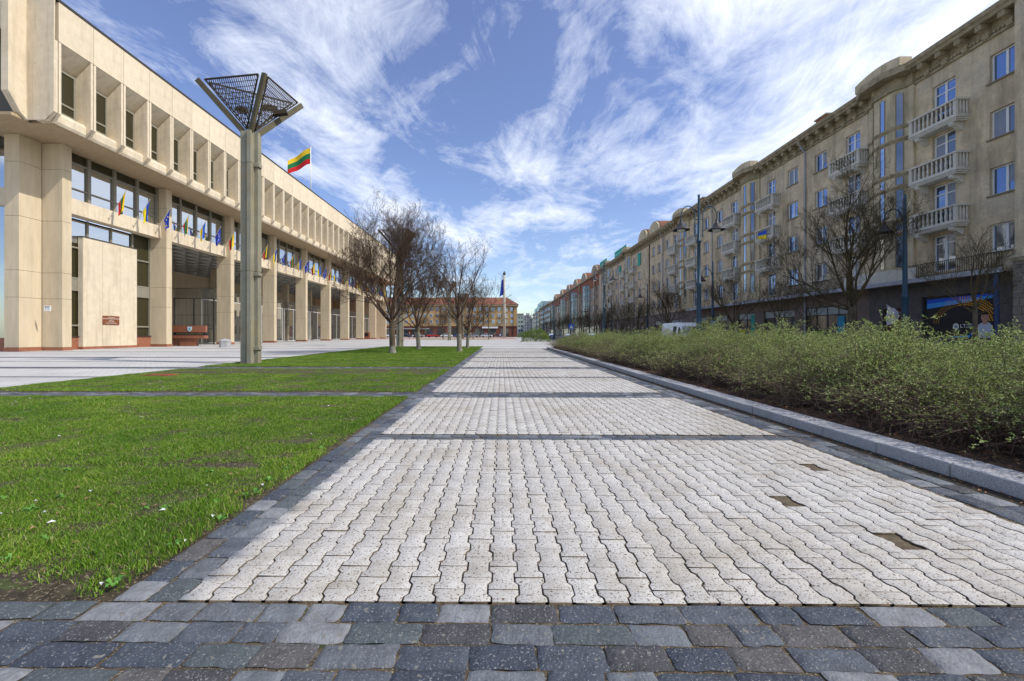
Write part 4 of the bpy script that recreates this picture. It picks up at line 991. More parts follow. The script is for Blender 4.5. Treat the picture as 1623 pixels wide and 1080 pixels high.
# ================================================================== PLAZA LAMPS with three posts
def make_plaza_lamp():
    root = empty('plaza_lamp', (0, 0, 0))
    T = [(-1.95, -.05), (.82, -.35), (1.15, 1.95)]; zt = 10.75; zb = 8.95
    posts = [(-.14, 0.0), (.12, -.08), (.27, .15)]; zts = [10.95, 11.0, 11.0]
    for (px, py), w in zip(posts, (.11, .085, .085)):
        m = MB(); m.box(px-w, px+w, py-.12, py+.12, 0, 3.55); m.box(px-w, px+w, py-.12, py+.12, 3.57, 7.7); m.box(px-w, px+w, py-.12, py+.12, 7.72, zb)
        m.box(px-w+.015, px+w-.015, py-.1, py+.1, 0, zb); m.build('post', M_lamp, root, bevel=.01)
    m = MB()
    for z in (.55, 3.4, 7.6): m.box(-.06, .12, -.08, .08, z, z+.16); m.box(.2, .42, -.04, .2, z, z+.12)
    m.build('bracket', M_lamp, root)
    tips = []
    for (tx, ty), (px, py), zt_ in zip(T, posts, zts):
        a = Vector((px, py, zb-.05)); b = Vector((tx, ty, zt_)); MB().bar(a, b, .11, .20).build('arm', mat('shaded_brown_steel', (0.10, 0.085, 0.045), 0.6, 0.15), root, bevel=.01); tips.append((a, b))  # arm colour darkened to paint in the shade on the undersides
    for i in range(3):
        a0, a1 = tips[i]; b0, b1 = tips[(i+1) % 3]; m = MB()
        A = a0.lerp(a1, .06); Bq = b0.lerp(b1, .06); A1 = a0.lerp(a1, .97)+Vector((0, 0, .05)); B1 = b0.lerp(b1, .97)+Vector((0, 0, .05))
        off = (B1-A1)*.09; A1 += off; B1 -= off; c = (A+Bq)/2
        m.bar(A1, B1, .05); m.bar(c, A1, .045); m.bar(c, B1, .045)
        n = 26
        for k in range(1, n):      # bars running parallel to the mid line
            t = k/n; top = A1.lerp(B1, t); mid = A1.lerp(B1, .5); dirn = c-mid
            s = 1-abs(2*t-1); m.bar(top, top+dirn*s, .024)
        for k in range(1, 10):
            t = k/10; m.bar(A1.lerp(c, t), B1.lerp(c, t), .017)
        m.build('grid', M_lampgrid, root)
    for (x, y, z, a) in ((-.35, .35, 10.0, 2.6), (.15, .75, 10.3, .9), (.6, .7, 10.0, .2)):
        m = MB(); d = Vector((math.cos(a), math.sin(a), .25)); p_ = Vector((x, y, z)); m.bar(p_, p_+d*.5, .24, .16); m.tube([(.1, .1, zb), tuple(p_)], .03, 5); m.build('floodlight', M_lampgrid, root)
    return root
pl = make_plaza_lamp()
spots = [((-9.75, 16.45), 'tall grey three post plaza lamp with mesh funnel, nearest and largest one'), ((-9.6, 40.2), 'three post plaza lamp with mesh funnel rising behind the largest bare tree'),
         ((-9.7, 79.5), 'distant three post plaza lamp between the whitewashed trees'), ((-9.4, 104), 'distant three post plaza lamp just left of the spreading tree trunk'), ((-9.6, 131), 'farthest three post plaza lamp near the orange roofed building')]
for i, ((x, y), lb) in enumerate(spots):
    o = pl if i == 0 else copy_tree(pl); o.location = (x, y, 0); tag(o, lb, 'lamp', 'three post plaza lamps')

# far obelisk flagpole with blue flag, bench and people
ob = empty('flagpole', (1.0, 142, 0)); tag(ob, 'tall pale tapering flagpole with a dark blue flag at the far end of the path', 'flagpole')
MB().tube([(1, 142, 0), (1, 142, 12), (1, 142, 20.8)], [.5, .42, .32], 8).build('pole', mat('pale_pole_stone', (0.55, 0.52, 0.42), 0.8, 0.1), ob, smooth=True)
MB().lathe(1, 142, [(.45, 20.8), (.5, 21.1), (.3, 21.6), (.12, 22)], 8).build('finial', M_black, ob)
m = MB()
for j in range(9):
    for i in range(7): u = i/6; v = j/8; m.v.append((1-.35-1.7*u*(.35+.4*v), 141.9+.25*math.sin(u*8), 19.3-5.0*v-1.6*u*(.2+.8*v)*(1-.5*v)))
for j in range(8):
    for i in range(6): p_ = j*7+i; m.f.append((p_, p_+1, p_+8, p_+7)); m.m.append(0)
m.build('cloth', Feu, ob, smooth=True)

def person(x, y, h, rz, label, top, legs, pose='walk', hair=(0.05, 0.03, 0.02)):
    root = empty('person', (x, y, 0), rz); tag(root, label, 'person')
    sc = h/1.75
    if pose == 'walk': hipz, kn, an = .92, [(.10, .12, .50), (-.10, -.10, .50)], [(.11, .22, .08), (-.11, -.32, .10)]
    else: hipz, kn, an = .55, [(.10, -.42, .52), (-.10, -.42, .52)], [(.10, -.44, .08), (-.10, -.46, .08)]
    def skin(name, vs, es, rs, m, par):
        me = bpy.data.meshes.new(name); me.from_pydata([tuple(c*sc for c in v) for v in vs], es, []); o = bpy.data.objects.new(name, me); C.objects.link(o)
        s = o.modifiers.new('skin', 'SKIN'); sv = me.skin_vertices[0].data
        for i, r_ in enumerate(rs): sv[i].radius = (r_[0]*sc, r_[1]*sc) if isinstance(r_, tuple) else (r_*sc, r_*sc)
        sv[0].use_root = True; ss = o.modifiers.new('sub', 'SUBSURF'); ss.levels = 1; ss.render_levels = 1
        dg = bpy.context.evaluated_depsgraph_get(); nm = bpy.data.meshes.new_from_object(o.evaluated_get(dg)); bpy.data.objects.remove(o)
        nm.materials.clear(); nm.materials.append(m); nm.name = name; q = bpy.data.objects.new(name, nm); C.objects.link(q); q.parent = par; return q
    z = hipz; fw = -1
    V = [(0, 0, z), (0, 0, z+.25), (0, 0, z+.48), (0, -.01, z+.58), (0, -.02, z+.66), (0, -.02, z+.76), (.19, 0, z+.47), (.25, -.05, z+.18), (.22, -.20, z-.02), (.22, -.26, z-.08), (-.19, 0, z+.47), (-.25, .05, z+.18), (-.22, -.12, z-.04), (-.22, -.18, z-.10),
         (.10, 0, z-.03), kn[0], an[0], (an[0][0], an[0][1]-.16, .04), (-.10, 0, z-.03), kn[1], an[1], (an[1][0], an[1][1]-.16, .04)]
    E = [(0, 1), (1, 2), (2, 3), (3, 4), (4, 5), (2, 6), (6, 7), (7, 8), (8, 9), (2, 10), (10, 11), (11, 12), (12, 13), (0, 14), (14, 15), (15, 16), (16, 17), (0, 18), (18, 19), (19, 20), (20, 21)]
    Rr = [(.15, .10), (.13, .09), (.16, .10), .05, .075, .085, .055, .042, .033, .03, .055, .042, .033, .03, .085, .058, .04, .035, .085, .058, .04, .035]
    col = mat('skin_tone', (0.45, 0.27, 0.19), 0.6, 0.05); body = skin('body', V, E, Rr, col, root)
    skin('jacket', [V[0], V[1], V[2], V[3], V[6], V[7], V[8], V[10], V[11], V[12]], [(0, 1), (1, 2), (2, 3), (2, 4), (4, 5), (5, 6), (2, 7), (7, 8), (8, 9)], [(.18, .13), (.16, .12), (.19, .125), .06, .07, .06, .045, .07, .06, .045], mat('cloth_%s' % '_'.join(str(int(c*100)) for c in top), top, 0.9, 0.1), root)
    skin('trousers', [V[0], V[14], V[15], V[16], V[18], V[19], V[20]], [(0, 1), (1, 2), (2, 3), (0, 4), (4, 5), (5, 6)], [(.17, .12), .10, .07, .055, .10, .07, .055], mat('cloth_%s' % '_'.join(str(int(c*100)) for c in legs), legs, 0.9, 0.1), root)
    skin('hair', [(0, -.0, z+.74), (0, .01, z+.82)], [(0, 1)], [.085, .07], mat('hair_dark', hair, 0.8, 0.1), root)
    return root
person(-23.0, 107, 1.75, R(40), 'person in dark jacket and blue jeans walking past the far trees, left of two', (0.03, 0.03, 0.045), (0.05, 0.08, 0.16))
person(-21.4, 106, 1.7, R(-50), 'person all in black walking, right of the one in jeans', (0.015, 0.015, 0.015), (0.02, 0.02, 0.02))
person(-.4, 136, 1.8, R(20), 'person in pale shirt seated at the foot of the far flagpole', (0.45, 0.45, 0.55), (0.12, 0.07, 0.05), 'sit')
person(-2.2, 135, 1.8, R(-30), 'person in brown coat sitting left of the far flagpole', (0.22, 0.11, 0.08), (0.06, 0.04, 0.04), 'sit')
bn = empty('stone_bench', (-.8, 136.4, 0)); tag(bn, 'low stone bench at the foot of the far flagpole', 'bench')
MB().box(-3.0, .6, 136.05, 136.6, .42, .52).build('seat', M_granite, bn); MB().box(-2.8, -2.4, 136.1, 136.5, 0, .42).build('leg', M_granite, bn); MB().box(0, .4, 136.1, 136.5, 0, .42).build('leg', M_granite, bn)
# low rail at the end of the far grass strip
ra = MB(); ra.tube([(-10, 91.2, 0), (-10, 91.2, .9), (-2.2, 91.2, .9), (-2.2, 91.2, 0)], .035, 5); ra.tube([(-10, 91.2, .45), (-2.2, 91.2, .45)], .02, 5); tag(ra.build('low_rail', M_iron), 'thin dark rail along the front of the far grass strip', 'rail')

# ================================================================== STREET LAMPS
def bell(mb_, x, y, z):
    mb_.lathe(x, y, [(.05, z+.62), (.07, z+.55), (.07, z+.42), (.16, z+.36), (.2, z+.22), (.42, z+.05), (.47, z), (.44, z-.01), (.3, z+.06), (.05, z+.2)], 14)
def make_street_lamp():
    r0 = empty('street_lamp', (0, 0, 0))
    MB().lathe(0, 0, [(.19, 0), (.19, .5), (.14, .6), (.125, 3.9), (.16, 3.95), (.16, 4.08), (.095, 4.15), (.085, 6.3), (.14, 6.33), (.14, 6.42), (.075, 6.5), (.06, 8.9), (.07, 8.95), (.02, 9.0)], 12).build('pole', M_teal, r0, smooth=True)
    for s in (-1, 1):
        m = MB(); pts = [(s*.22, 0, 6.6), (s*.22, 0, 7.85)]+[(s*(.22+.38*(1-math.cos(a)))+0, 0, 7.85+.5*math.sin(a)*1.0) for a in np.linspace(.2, PI, 9)]
        pts.append((s*.98, 0, 7.55)); m.tube(pts, .03, 6); m.tube([(0, 0, 6.7), (s*.22, 0, 6.7)], .025, 5); m.tube([(0, 0, 7.6), (s*.22, 0, 7.6)], .025, 5); am = m.build('arm', M_teal, r0)
        b = MB(); bell(b, s*.98, 0, 7.0); b.build('lamp_shade', M_lampshade, r0, smooth=True); MB().lathe(s*.98, 0, [(.04, 6.86), (.2, 6.95), (.24, 7.06)], 10).build('lamp_glass', M_bulb, r0, smooth=True)
    return r0
sl = make_street_lamp()
for i, y in enumerate((24.0, 46, 68, 90, 112, 134, 156, 178)):
    o = sl if i == 0 else copy_tree(sl); o.location = (11.0 if i else 11.0, y, -.06) if False else (9.35 if False else 11.0, y, -.06)
    tag(o, ['tall teal double armed street lamp nearest the camera, white van behind it', 'second teal double armed street lamp along the hedge side of the street', 'third teal double armed street lamp along the hedge side of the street', 'fourth teal double armed street lamp along the hedge side of the street', 'fifth double armed street lamp, far down the street', 'sixth double armed street lamp, far down the street', 'seventh double armed street lamp, far down the street', 'farthest double armed street lamp down the street'][i], 'street lamp', 'double armed street lamps on the hedge side')
def make_side_lamp():
    r0 = empty('street_lamp', (0, 0, 0))
    MB().lathe(0, 0, [(.2, 0), (.2, .5), (.15, .6), (.15, 3.1), (.19, 3.15), (.19, 3.28), (.12, 3.35), (.11, 5.5), (.06, 8.9), (.02, 9.0)], 12).build('pole', M_teal, r0, smooth=True)
    m = MB(); m.tube([(0, 0, 7.2)]+[(-.15-.5*(1-math.cos(a)), 0, 7.6+.55*math.sin(a)) for a in np.linspace(0, PI, 9)]+[(-1.15, 0, 7.35)], .035, 6); m.build('arm', M_teal, r0)
    b = MB(); bell(b, -1.15, 0, 6.8); b.build('lamp_shade', M_lampshade, r0, smooth=True)
    return r0
s2 = make_side_lamp()
for i, y in enumerate((24.4, 46.4, 67, 89, 111, 133)):
    o = s2 if i == 0 else copy_tree(s2); o.location = (22.75, y, .06); tag(o, ['dark teal single arm street lamp beside the portrait shop window', 'second single arm street lamp on the far pavement, carrying the crossing sign', 'third single arm street lamp on the far pavement', 'fourth single arm street lamp on the far pavement', 'fifth single arm street lamp on the far pavement', 'last single arm street lamp on the far pavement'][i], 'street lamp', 'single armed street lamps on the far pavement')

# crossing signs
M_blue = mat('sign_blue', (0.01, 0.09, 0.50), 0.5, 0.03)
def crossing_sign(x, y, z, s, label):
    r0 = empty('crossing_sign', (x, y, 0)); MB().tube([(x, y+.06, 0), (x, y+.06, z+s)], .04, 6).build('pole', M_metal_grey, r0)
    pn_ = MB().box(x-s/2, x+s/2, y, y+.03, z, z+s).build('sign_panel', M_blue, r0, bevel=.01)
    MB().prism([(x-s*.40, z+s*.14), (x+s*.40, z+s*.14), (x, z+s*.86)], 'y', y-.006, y).build('triangle', M_white, pn_)
    k = MB(); c = x; k.bar((c, y-.009, z+s*.45), (c+.02*s, y-.009, z+s*.62), .07*s, .004); k.bar((c, y-.009, z+s*.45), (c+.10*s, y-.009, z+s*.18), .05*s, .004); k.bar((c, y-.009, z+s*.45), (c-.12*s, y-.009, z+s*.18), .05*s, .004); k.bar((c+.01, y-.009, z+s*.58), (c-.12*s, y-.009, z+s*.46), .04*s, .004)
    k.prism([(c+.02*s+.045*s*math.cos(a), z+s*.69+.045*s*math.sin(a)) for a in np.linspace(0, 2*PI, 9)[:-1]], 'y', y-.012, y-.006); k.build('symbol', M_black, pn_)
    tag(r0, label, 'road sign', 'pedestrian crossing signs')
crossing_sign(22.75, 46.0, 1.85, .75, 'blue square pedestrian crossing sign right of the white van')
crossing_sign(11.0, 67.6, 1.95, .8, 'blue square pedestrian crossing sign further away, small, above the hedge end')

# ================================================================== WHITE VAN
def make_van(x, y, length, w, h):
    r0 = empty('van', (x, y, 0)); z0 = -.06
    # profile along length (front at small y)
    side = [(0, .45), (.05, .95), (.75, 1.15), (1.35, 1.95), (1.6, h-.08), (2.1, h), (length-.35, h), (length-.05, h-.25), (length, .45)]
    m = MB(); n = len(side)
    for s, ins in ((-1, 0), (1, 0)):
        for (yy, zz) in side: m.v.append((s*(w/2-(.16 if zz > 1.3 else 0)*((zz-1.2)/(h-1.2) if zz > 1.2 else 0)), yy, zz))
    m.f = [tuple(range(n-1, -1, -1)), tuple(range(n, 2*n))]+[(i, (i+1) % n, (i+1) % n+n, i+n) for i in range(n)]; m.m = [0]*len(m.f)
    m.v = [(a+x, b+y, c+z0) for a, b, c in m.v]; body = m.build('body', M_white_car, r0, bevel=.05)
    g = MB(); hw = w/2-.16; g.quad((x-hw-.02, y+.84, z0+1.26), (x+hw+.02, y+.84, z0+1.26), (x+hw-.1, y+1.34, z0+1.93), (x-hw+.1, y+1.34, z0+1.93)); g.v = [(a, b-.03, c+.015) for a, b, c in g.v]; g.build('windscreen', G_shop, r0)
    for s in (-1, 1):
        q = MB(); X = x+s*(w/2+.005); q.v = [(X, y+1.0, z0+1.2), (X, y+1.75, z0+1.2), (X-s*.09, y+1.75, z0+1.88), (X-s*.08, y+1.45, z0+1.88)]; q.f = [(0, 1, 2, 3)]; q.m = [0]; q.build('side_window', M_black, r0)
    q = MB(); X = x-w/2-.005; q.v = [(X, y+2.15, z0+1.05), (X, y+3.0, z0+1.05), (X+.1, y+3.0, z0+1.98), (X+.1, y+2.15, z0+1.98)]; q.f = [(0, 1, 2, 3)]; q.m = [0]; q.build('side_window', M_black, r0)
    for s in (-1, 1):
        for yy in (.95, length-1.1):
            t = MB(); t.tube([(x+s*(w/2-.2), y+yy, z0+.34), (x+s*(w/2+.02), y+yy, z0+.34)], .34, 16); wh = t.build('wheel', M_tyre, r0); MB().tube([(x+s*(w/2), y+yy, z0+.34), (x+s*(w/2+.03), y+yy, z0+.34)], .2, 12).build('rim', M_metal_grey, wh)
        MB().box(x+s*.55, x+s*.9, y-.0, y+.08, z0+.85, z0+1.02).build('headlight', M_bulb, r0)
    MB().box(x-w/2+.1, x+w/2-.1, y-.06, y+.1, z0+.42, z0+.7).build('bumper', M_black, r0)
    return r0
van = make_van(18.0, 39.8, 6.2, 2.0, 2.35); tag(van, 'white delivery van parked across the street behind the hedge', 'van')

def make_car(col, kind=0):
    r0 = empty('parked_car', (0, 0, 0)); L, w = 4.3, 1.76
    m = MB(); side = [(0, .35), (0, .75), (.9, .9), (L-.7, .95), (L-.02, .85), (L, .35)]; n = len(side)
    for s in (-1, 1):
        for yy, zz in side: m.v.append((yy-L/2, s*w/2*(.97 if zz > .8 else 1), zz))
    m.f = [tuple(range(n)), tuple(range(2*n-1, n-1, -1))]+[(i+n, (i+1) % n+n, (i+1) % n, i) for i in range(n)]; m.m = [0]*len(m.f)
    m.build('body', col, r0, bevel=.06)
    c = MB(); cab = [(1.0, .88), (1.55, 1.38), (3.0, 1.42), (3.75, .93)]
    for s in (-1, 1):
        for yy, zz in cab: c.v.append((yy-L/2, s*(w/2-.06-(.14 if zz > 1.2 else 0)), zz))
    c.f = [(0, 1, 2, 3), (7, 6, 5, 4), (0, 4, 5, 1), (2, 6, 7, 3)]; c.m = [0]*4; c.build('windows', G_shop, r0)
    MB().box(1.5-L/2, 3.05-L/2, -w/2+.2, w/2-.2, 1.385, 1.44).build('roof', col, r0, bevel=.02)
    for s in (-1, 1):
        for xx in (.8, 3.45): MB().tube([(xx-L/2, s*(w/2-.2), .31), (xx-L/2, s*(w/2+.01), .31)], .31, 12).build('wheel', M_tyre, r0)
    return r0
ccols = {'white': (0.75, 0.75, 0.75), 'silver': (0.45, 0.47, 0.5), 'blue': (0.04, 0.10, 0.30), 'red': (0.45, 0.03, 0.02), 'black': (0.02, 0.02, 0.025)}
cpr = {k: make_car(mat('car_paint_'+k, v, 0.3, 0.02, coat=.5)) for k, v in ccols.items()}
used = set()
def car(c, x, y, rz, label, g):
    o = cpr[c] if c not in used else copy_tree(cpr[c]); used.add(c); o.location = (x, y, 0.0); o.rotation_euler = (0, 0, rz); tag(o, label, 'car', g)
row = ['white', 'silver', 'blue', 'white', 'black', 'silver', 'red', 'white', 'blue', 'silver', 'white', 'black']; ci = {}
for i, c in enumerate(row):
    ci[c] = ci.get(c, 0)+1
    car(c, -54+i*4.9+random.uniform(-.4, .4), 152+random.uniform(-1, 1), random.choice((0, PI)), f'{c} car before the orange roofed building, {ORD[ci[c]-1]} {c} one from the left', 'cars parked before the orange roofed building')
car('red', 13.6, 140, R(90), 'red car coming down the far end of the street', 'cars in the street'); car('black', 18.3, 88, R(90), 'black car at the far kerb behind the end of the hedge', 'cars in the street'); car('silver', 18.2, 118, R(90), 'silver car at the far kerb further down the street', 'cars in the street'); car('blue', 18.2, 155, R(90), 'blue car at the far kerb deep in the street', 'cars in the street')

# ================================================================== APARTMENT BUILDINGS (right)
XR = 26.9
SILL = [5.65, 8.75, 11.85, 14.95]; DOOR = [(5.0, 7.2), (7.75, 10.3), (10.8, 13.4), (13.85, 16.5)]
def window_proto(w, h, parent, transom=False, kind=0):
    """window in a wall facing -X, object origin at its lower near corner on the wall plane"""
    m = MB(); t = .075; X = .16
    m.box(X, X+.07, 0, w, 0, t); m.box(X, X+.07, 0, w, h-t, h); m.box(X, X+.07, 0, t, t, h-t); m.box(X, X+.07, w-t, w, t, h-t); m.box(X, X+.07, w*.5-.06, w*.5+.06, t, h-t)
    if transom: m.box(X-.003, X+.07, t, w-t, h*.76, h*.76+.06)
    f = m.build('window', M_white, None, loc=(0, 0, 0)); f.parent = parent
    MB().box(X+.04, X+.05, t*.5, w-t*.5, t*.5, h-t*.5).build('pane', (G_right, G_right2, G_right3)[kind], f, loc=(0, 0, 0))
    if kind == 1: MB().box(X+.032, X+.038, t, w*.5-.08, h*.35, h-t).build('curtain', M_curtain, f, loc=(0, 0, 0))
    if kind == 2: MB().box(X+.032, X+.038, w*.5+.08, w-t, t, h-t).build('curtain', M_curtain, f, loc=(0, 0, 0))
    if not transom: MB().box(-.09, .16, -.1, w+.1, -.09, -.005).build('sill', M_sill, f, loc=(0, 0, 0))
    return f
def balcony_proto(parent, w=2.9):
    """origin on the wall plane at near end, slab top z=0; projects to -X"""
    d = .78; m = MB(); m.box(-d, 0, 0, w, -.12, 0); m.box(-d+.05, 0, .05, w-.05, -.22, -.12); m.box(-d+.1, 0, .1, w-.1, -.30, -.22)
    b = m.build('balcony', M_balc, None, loc=(0, 0, 0), bevel=.01); b.parent = parent
    r = MB(); r.box(-d-.03, 0, -.03, w+.03, .86, .96); r.box(-d+.02, -d+.16, .02, .2, 0, .86); r.box(-d+.02, -d+.16, w-.2, w-.02, 0, .86); r.box(-d+.02, 0, .03, .13, 0, .07); r.box(-d+.03, -d+.13, .2, w-.2, 0, .07); r.box(-d+.02, 0, w-.13, w-.03, 0, .07)
    for k in range(9):
        y = .38+k*(w-.76)/8; r.tube([(-d+.08, y, .07), (-d+.08, y, .2), (-d+.08, y, .32), (-d+.08, y, .6), (-d+.08, y, .86)], [.055, .045, .068, .042, .055], 6, cap=False)
    for yy in (.08, w-.08):
        for k in range(3): x = -d+.32+k*.19; r.tube([(x, yy, .07), (x, yy, .32), (x, yy, .86)], [.05, .065, .045], 6, cap=False)
    q = r.build('balustrade', M_balc, b, loc=(0, 0, 0))
    for yy in (.3, w-.55):
        c = MB(); c.prism([(0, -.30), (-d+.12, -.30), (-d+.10, -.42), (-d+.2, -.52), (-.42, -.50), (-.3, -.62), (-.12, -.74), (0, -.76)], 'y', yy, yy+.25); k = c.build('bracket', M_balc, b, loc=(0, 0, 0), bevel=.008)
    return b
def put(proto, parent, x, y, z, first):
    o = proto if first else copy_tree(proto, parent)
    o.parent = parent; o.location = (x-parent.location.x, y-parent.location.y, z-parent.location.z); return o
def apartment(loc_y0, y1, centres, extra, label, group, near):
    e = empty('apartment_building', (XR, loc_y0, 0)); tag(e, label, 'building', group)
    cols_w = []; cols_b = []
    for b in centres: cols_w += [b-6.6, b+6.6]; cols_b += [b-3.45, b+3.3]
    cols_w = [c for c in cols_w if loc_y0+.8 < c < y1-.8]+extra
    holes = [(c-.7, c+.7, s, s+1.5) for c in cols_w for s in SILL]+[(c-.68, c+.68, a, b) for c in cols_b for (a, b) in DOOR]
    w = MB(); facade_x(w, XR, -1, loc_y0, y1, 4.6, 17.35, holes, .22)
    wall = w.build('wall', M_stucco, e); 
    MB().box(XR+.3, XR+.5, loc_y0+.1, y1-.1, 4.6, 17.3).box(XR, XR+12, loc_y0, loc_y0+.25, .06, 18).box(XR, XR+12, y1-.25, y1, .06, 18).box(XR+.5, XR+11.9, loc_y0+.3, y1-.3, 17.9, 18.3).build('wall', M_stucco, e)
    wps = [window_proto(1.4, 1.5, e, False, k_) for k_ in range(3)]; firsts = [True]*3
    for c in cols_w:
        for s in SILL: k_ = random.choice((0, 0, 1, 1, 2)) if all(not f_ for f_ in firsts) else firsts.index(True); put(wps[k_], e, XR, c-.7, s, firsts[k_]); firsts[k_] = False
    dps = [window_proto(1.36, b-a, e, True, i_ % 3) for i_, (a, b) in enumerate(DOOR)]; fl = [True]*4
    bp = balcony_proto(e); fb = True
    for c in cols_b:
        for i, (a, b) in enumerate(DOOR):
            put(dps[i], e, XR, c-.68, a, fl[i]); fl[i] = False
            if i: put(bp, e, XR, c-1.45, a-.05, fb); fb = False
    # oriels
    for ci_, b in enumerate(centres):
        plan = [(0, -1.68), (-.14, -1.68), (-.16, -1.28), (-.62, -.72), (-.62, .72), (-.16, 1.28), (-.14, 1.68), (0, 1.68)]
        pw = [(XR+.05+p[0] if p[0] == 0 else XR+p[0], b+p[1]) for p in plan]
        o = MB().prism(pw, 'z', 4.75, 17.45).build('oriel', M_stucco_pale, e)
        pb = lambda k: [(XR+p[0]*1.0-(k if p[0] else 0), b+p[1]*(1+(k*.25))) for p in plan]
        for z in (15.0, 14.15, 11.85, 11.0, 8.75, 7.9):
            MB().prism(pb(.09), 'z', z-.1, z+.04).prism(pb(.05), 'z', z-.2, z-.1).build('moulding', M_cornice, o)
        zones = [(15.08, 17.15), (14.28, 14.75), (12.0, 13.9), (11.12, 11.6), (8.9, 10.75), (8.02, 8.5), (5.6, 7.65)]
        # narrow windows on the angled faces and on the front face
        for (pa, pb_, t0, t1) in (((-.16, -1.28), (-.62, -.72), .22, .80), ((-.62, -.72), (-.62, .72), .38, .66), ((-.62, .72), (-.16, 1.28), .2, .8)):
            A_ = Vector((XR+pa[0], b+pa[1], 0)); B_ = Vector((XR+pb_[0], b+pb_[1], 0)); d = (B_-A_); nrm = Vector((-(d.y), d.x, 0)).normalized()
            nrm = nrm if nrm.x < 0 else -nrm; q0 = A_+d*t0; q1 = A_+d*t1; fr = MB(); gl_ = MB()
            for (z0, z1) in zones:
                for (u, v) in ((q0, q0+d.normalized()*.05), (q1-d.normalized()*.05, q1)):
                    fr.add([(*(u+nrm*.03).xy, z0), (*(v+nrm*.03).xy, z0), (*(v+nrm*.03).xy, z1), (*(u+nrm*.03).xy, z1), (*(u-nrm*.02).xy, z0), (*(v-nrm*.02).xy, z0), (*(v-nrm*.02).xy, z1), (*(u-nrm*.02).xy, z1)], [(0, 1, 2, 3), (0, 4, 5, 1), (1, 5, 6, 2), (2, 6, 7, 3), (3, 7, 4, 0)])
                g0_, g1__ = q0+nrm*.012, q1+nrm*.012; gl_.quad((*g0_.xy, z0), (*g1__.xy, z0), (*g1__.xy, z1), (*g0_.xy, z1))
            wf = fr.build('window', M_sill, o); gl_.build('pane', G_oriel, wf)
    # cornice with frieze and corbels
    segs = []; prev = loc_y0
    cprof = lambda off: [(XR+.1, 18.15), (XR-.70-off, 18.15), (XR-.78-off, 18.3), (XR-.88-off, 18.36), (XR-.92-off, 18.58), (XR-.5, 18.72), (XR+.1, 18.8)]
    cor = MB(); cor.prism(cprof(0), 'y', loc_y0-.05, y1+.0)
    cor.box(XR-.12, XR+.1, loc_y0, y1, 17.35, 17.5); cor.box(XR-.06, XR+.1, loc_y0, y1, 17.5, 18.15)
    k = loc_y0+.2
    while k < y1-.3: cor.box(XR-.16, XR-.06, k, k+.10, 17.55, 17.66); k += .2
    for b in centres:
        pl_ = [(XR+.08, b-2.0), (XR-.9, b-1.9), (XR-1.12, b-1.5), (XR-1.5, b-.85), (XR-1.5, b+.85), (XR-1.12, b+1.5), (XR-.9, b+1.9), (XR+.08, b+2.0)]
        cor.prism(pl_, 'z', 18.17, 18.62); pl2 = [(XR+.08, b-1.75), (XR-.24, b-1.7), (XR-.28, b-1.3), (XR-.78, b-.74), (XR-.78, b+.74), (XR-.28, b+1.3), (XR-.24, b+1.7), (XR+.08, b+1.75)]
        cor.prism(pl2, 'z', 17.42, 18.16)
    cornice = cor.build('cornice', M_cornice, e)
    cb = None; k = loc_y0+.5
    while k < y1-.3:
        if not any(abs(k-b) < 1.5 for b in centres):
            if cb is None:
                c = MB(); c.prism([(XR, 17.42), (XR-.2, 17.42), (XR-.27, 17.56), (XR-.22, 17.74), (XR-.42, 17.84), (XR-.62, 17.92), (XR-.68, 18.13), (XR, 18.13)], 'y', k-.15, k+.15); c.tube([(XR-.58, k-.17, 17.93), (XR-.58, k+.17, 17.93)], .085, 8); cb = c.build('corbel', M_cornice, e); kb0 = k
            else: q = cb.copy(); C.objects.link(q); q.parent = e; q.location.y += k-kb0
        k += 1.1
    for b in centres:       # attic blocks over the oriels
        at = MB(); n = 10; pts = [(b-1.75, 18.6)]+[(b-1.75+3.5*i/n, 19.0+.42*math.sin(PI*(.12+.76*i/n))) for i in range(n+1)]+[(b+1.75, 18.6)]
        at.prism(pts, 'x', XR-1.1, XR-.30); at.build('attic', M_stucco_pale, e)
    # shallow tiled roof behind the cornice
    rf = MB(); rf.add([(XR-.4, loc_y0, 18.8), (XR-.4, y1, 18.8), (XR+6, y1, 20.5), (XR+6, loc_y0, 20.5), (XR+12, y1, 18.7), (XR+12, loc_y0, 18.7)], [(0, 3, 2, 1), (3, 5, 4, 2)])
    roof = rf.build('roof', mat('grey_roof_metal', (0.20, 0.15, 0.12), 0.6, 0.15), e)
    for cy in (loc_y0+14, loc_y0+36):
        if cy < y1-4: MB().box(XR+.4, XR+1.3, cy, cy+1.2, 18.6, 19.6).box(XR+.3, XR+1.4, cy-.1, cy+1.3, 19.6, 19.72, 1).build('chimney', [mat('chimney_brick', (0.36, 0.15, 0.08), 0.9, 0.2, 3), M_cornice], roof)
    # downpipes
    for py in [b+8.35 for b in centres]:
        if py < y1: MB().tube([(XR-.75, py, 18.2), (XR-.35, py, 17.5), (XR-.1, py, 17.1), (XR-.1, py, .1)], .065, 8).build('downpipe', M_metal_grey, e)
    return e, wall
apt1, wall1 = apartment(22.3, 78.2, [29.8, 46.5, 63.2], [73.4, 76.1], 'nearest ochre stuccoed apartment house with oriels, pale balconies and bracketed cornice', 'ochre apartment houses on the right of the street', True)
apt2, wall2 = apartment(78.3, 118.4, [90.5, 107.2], [], 'second ochre apartment house down the street, green netting on its roof edge', 'ochre apartment houses on the right of the street', False)
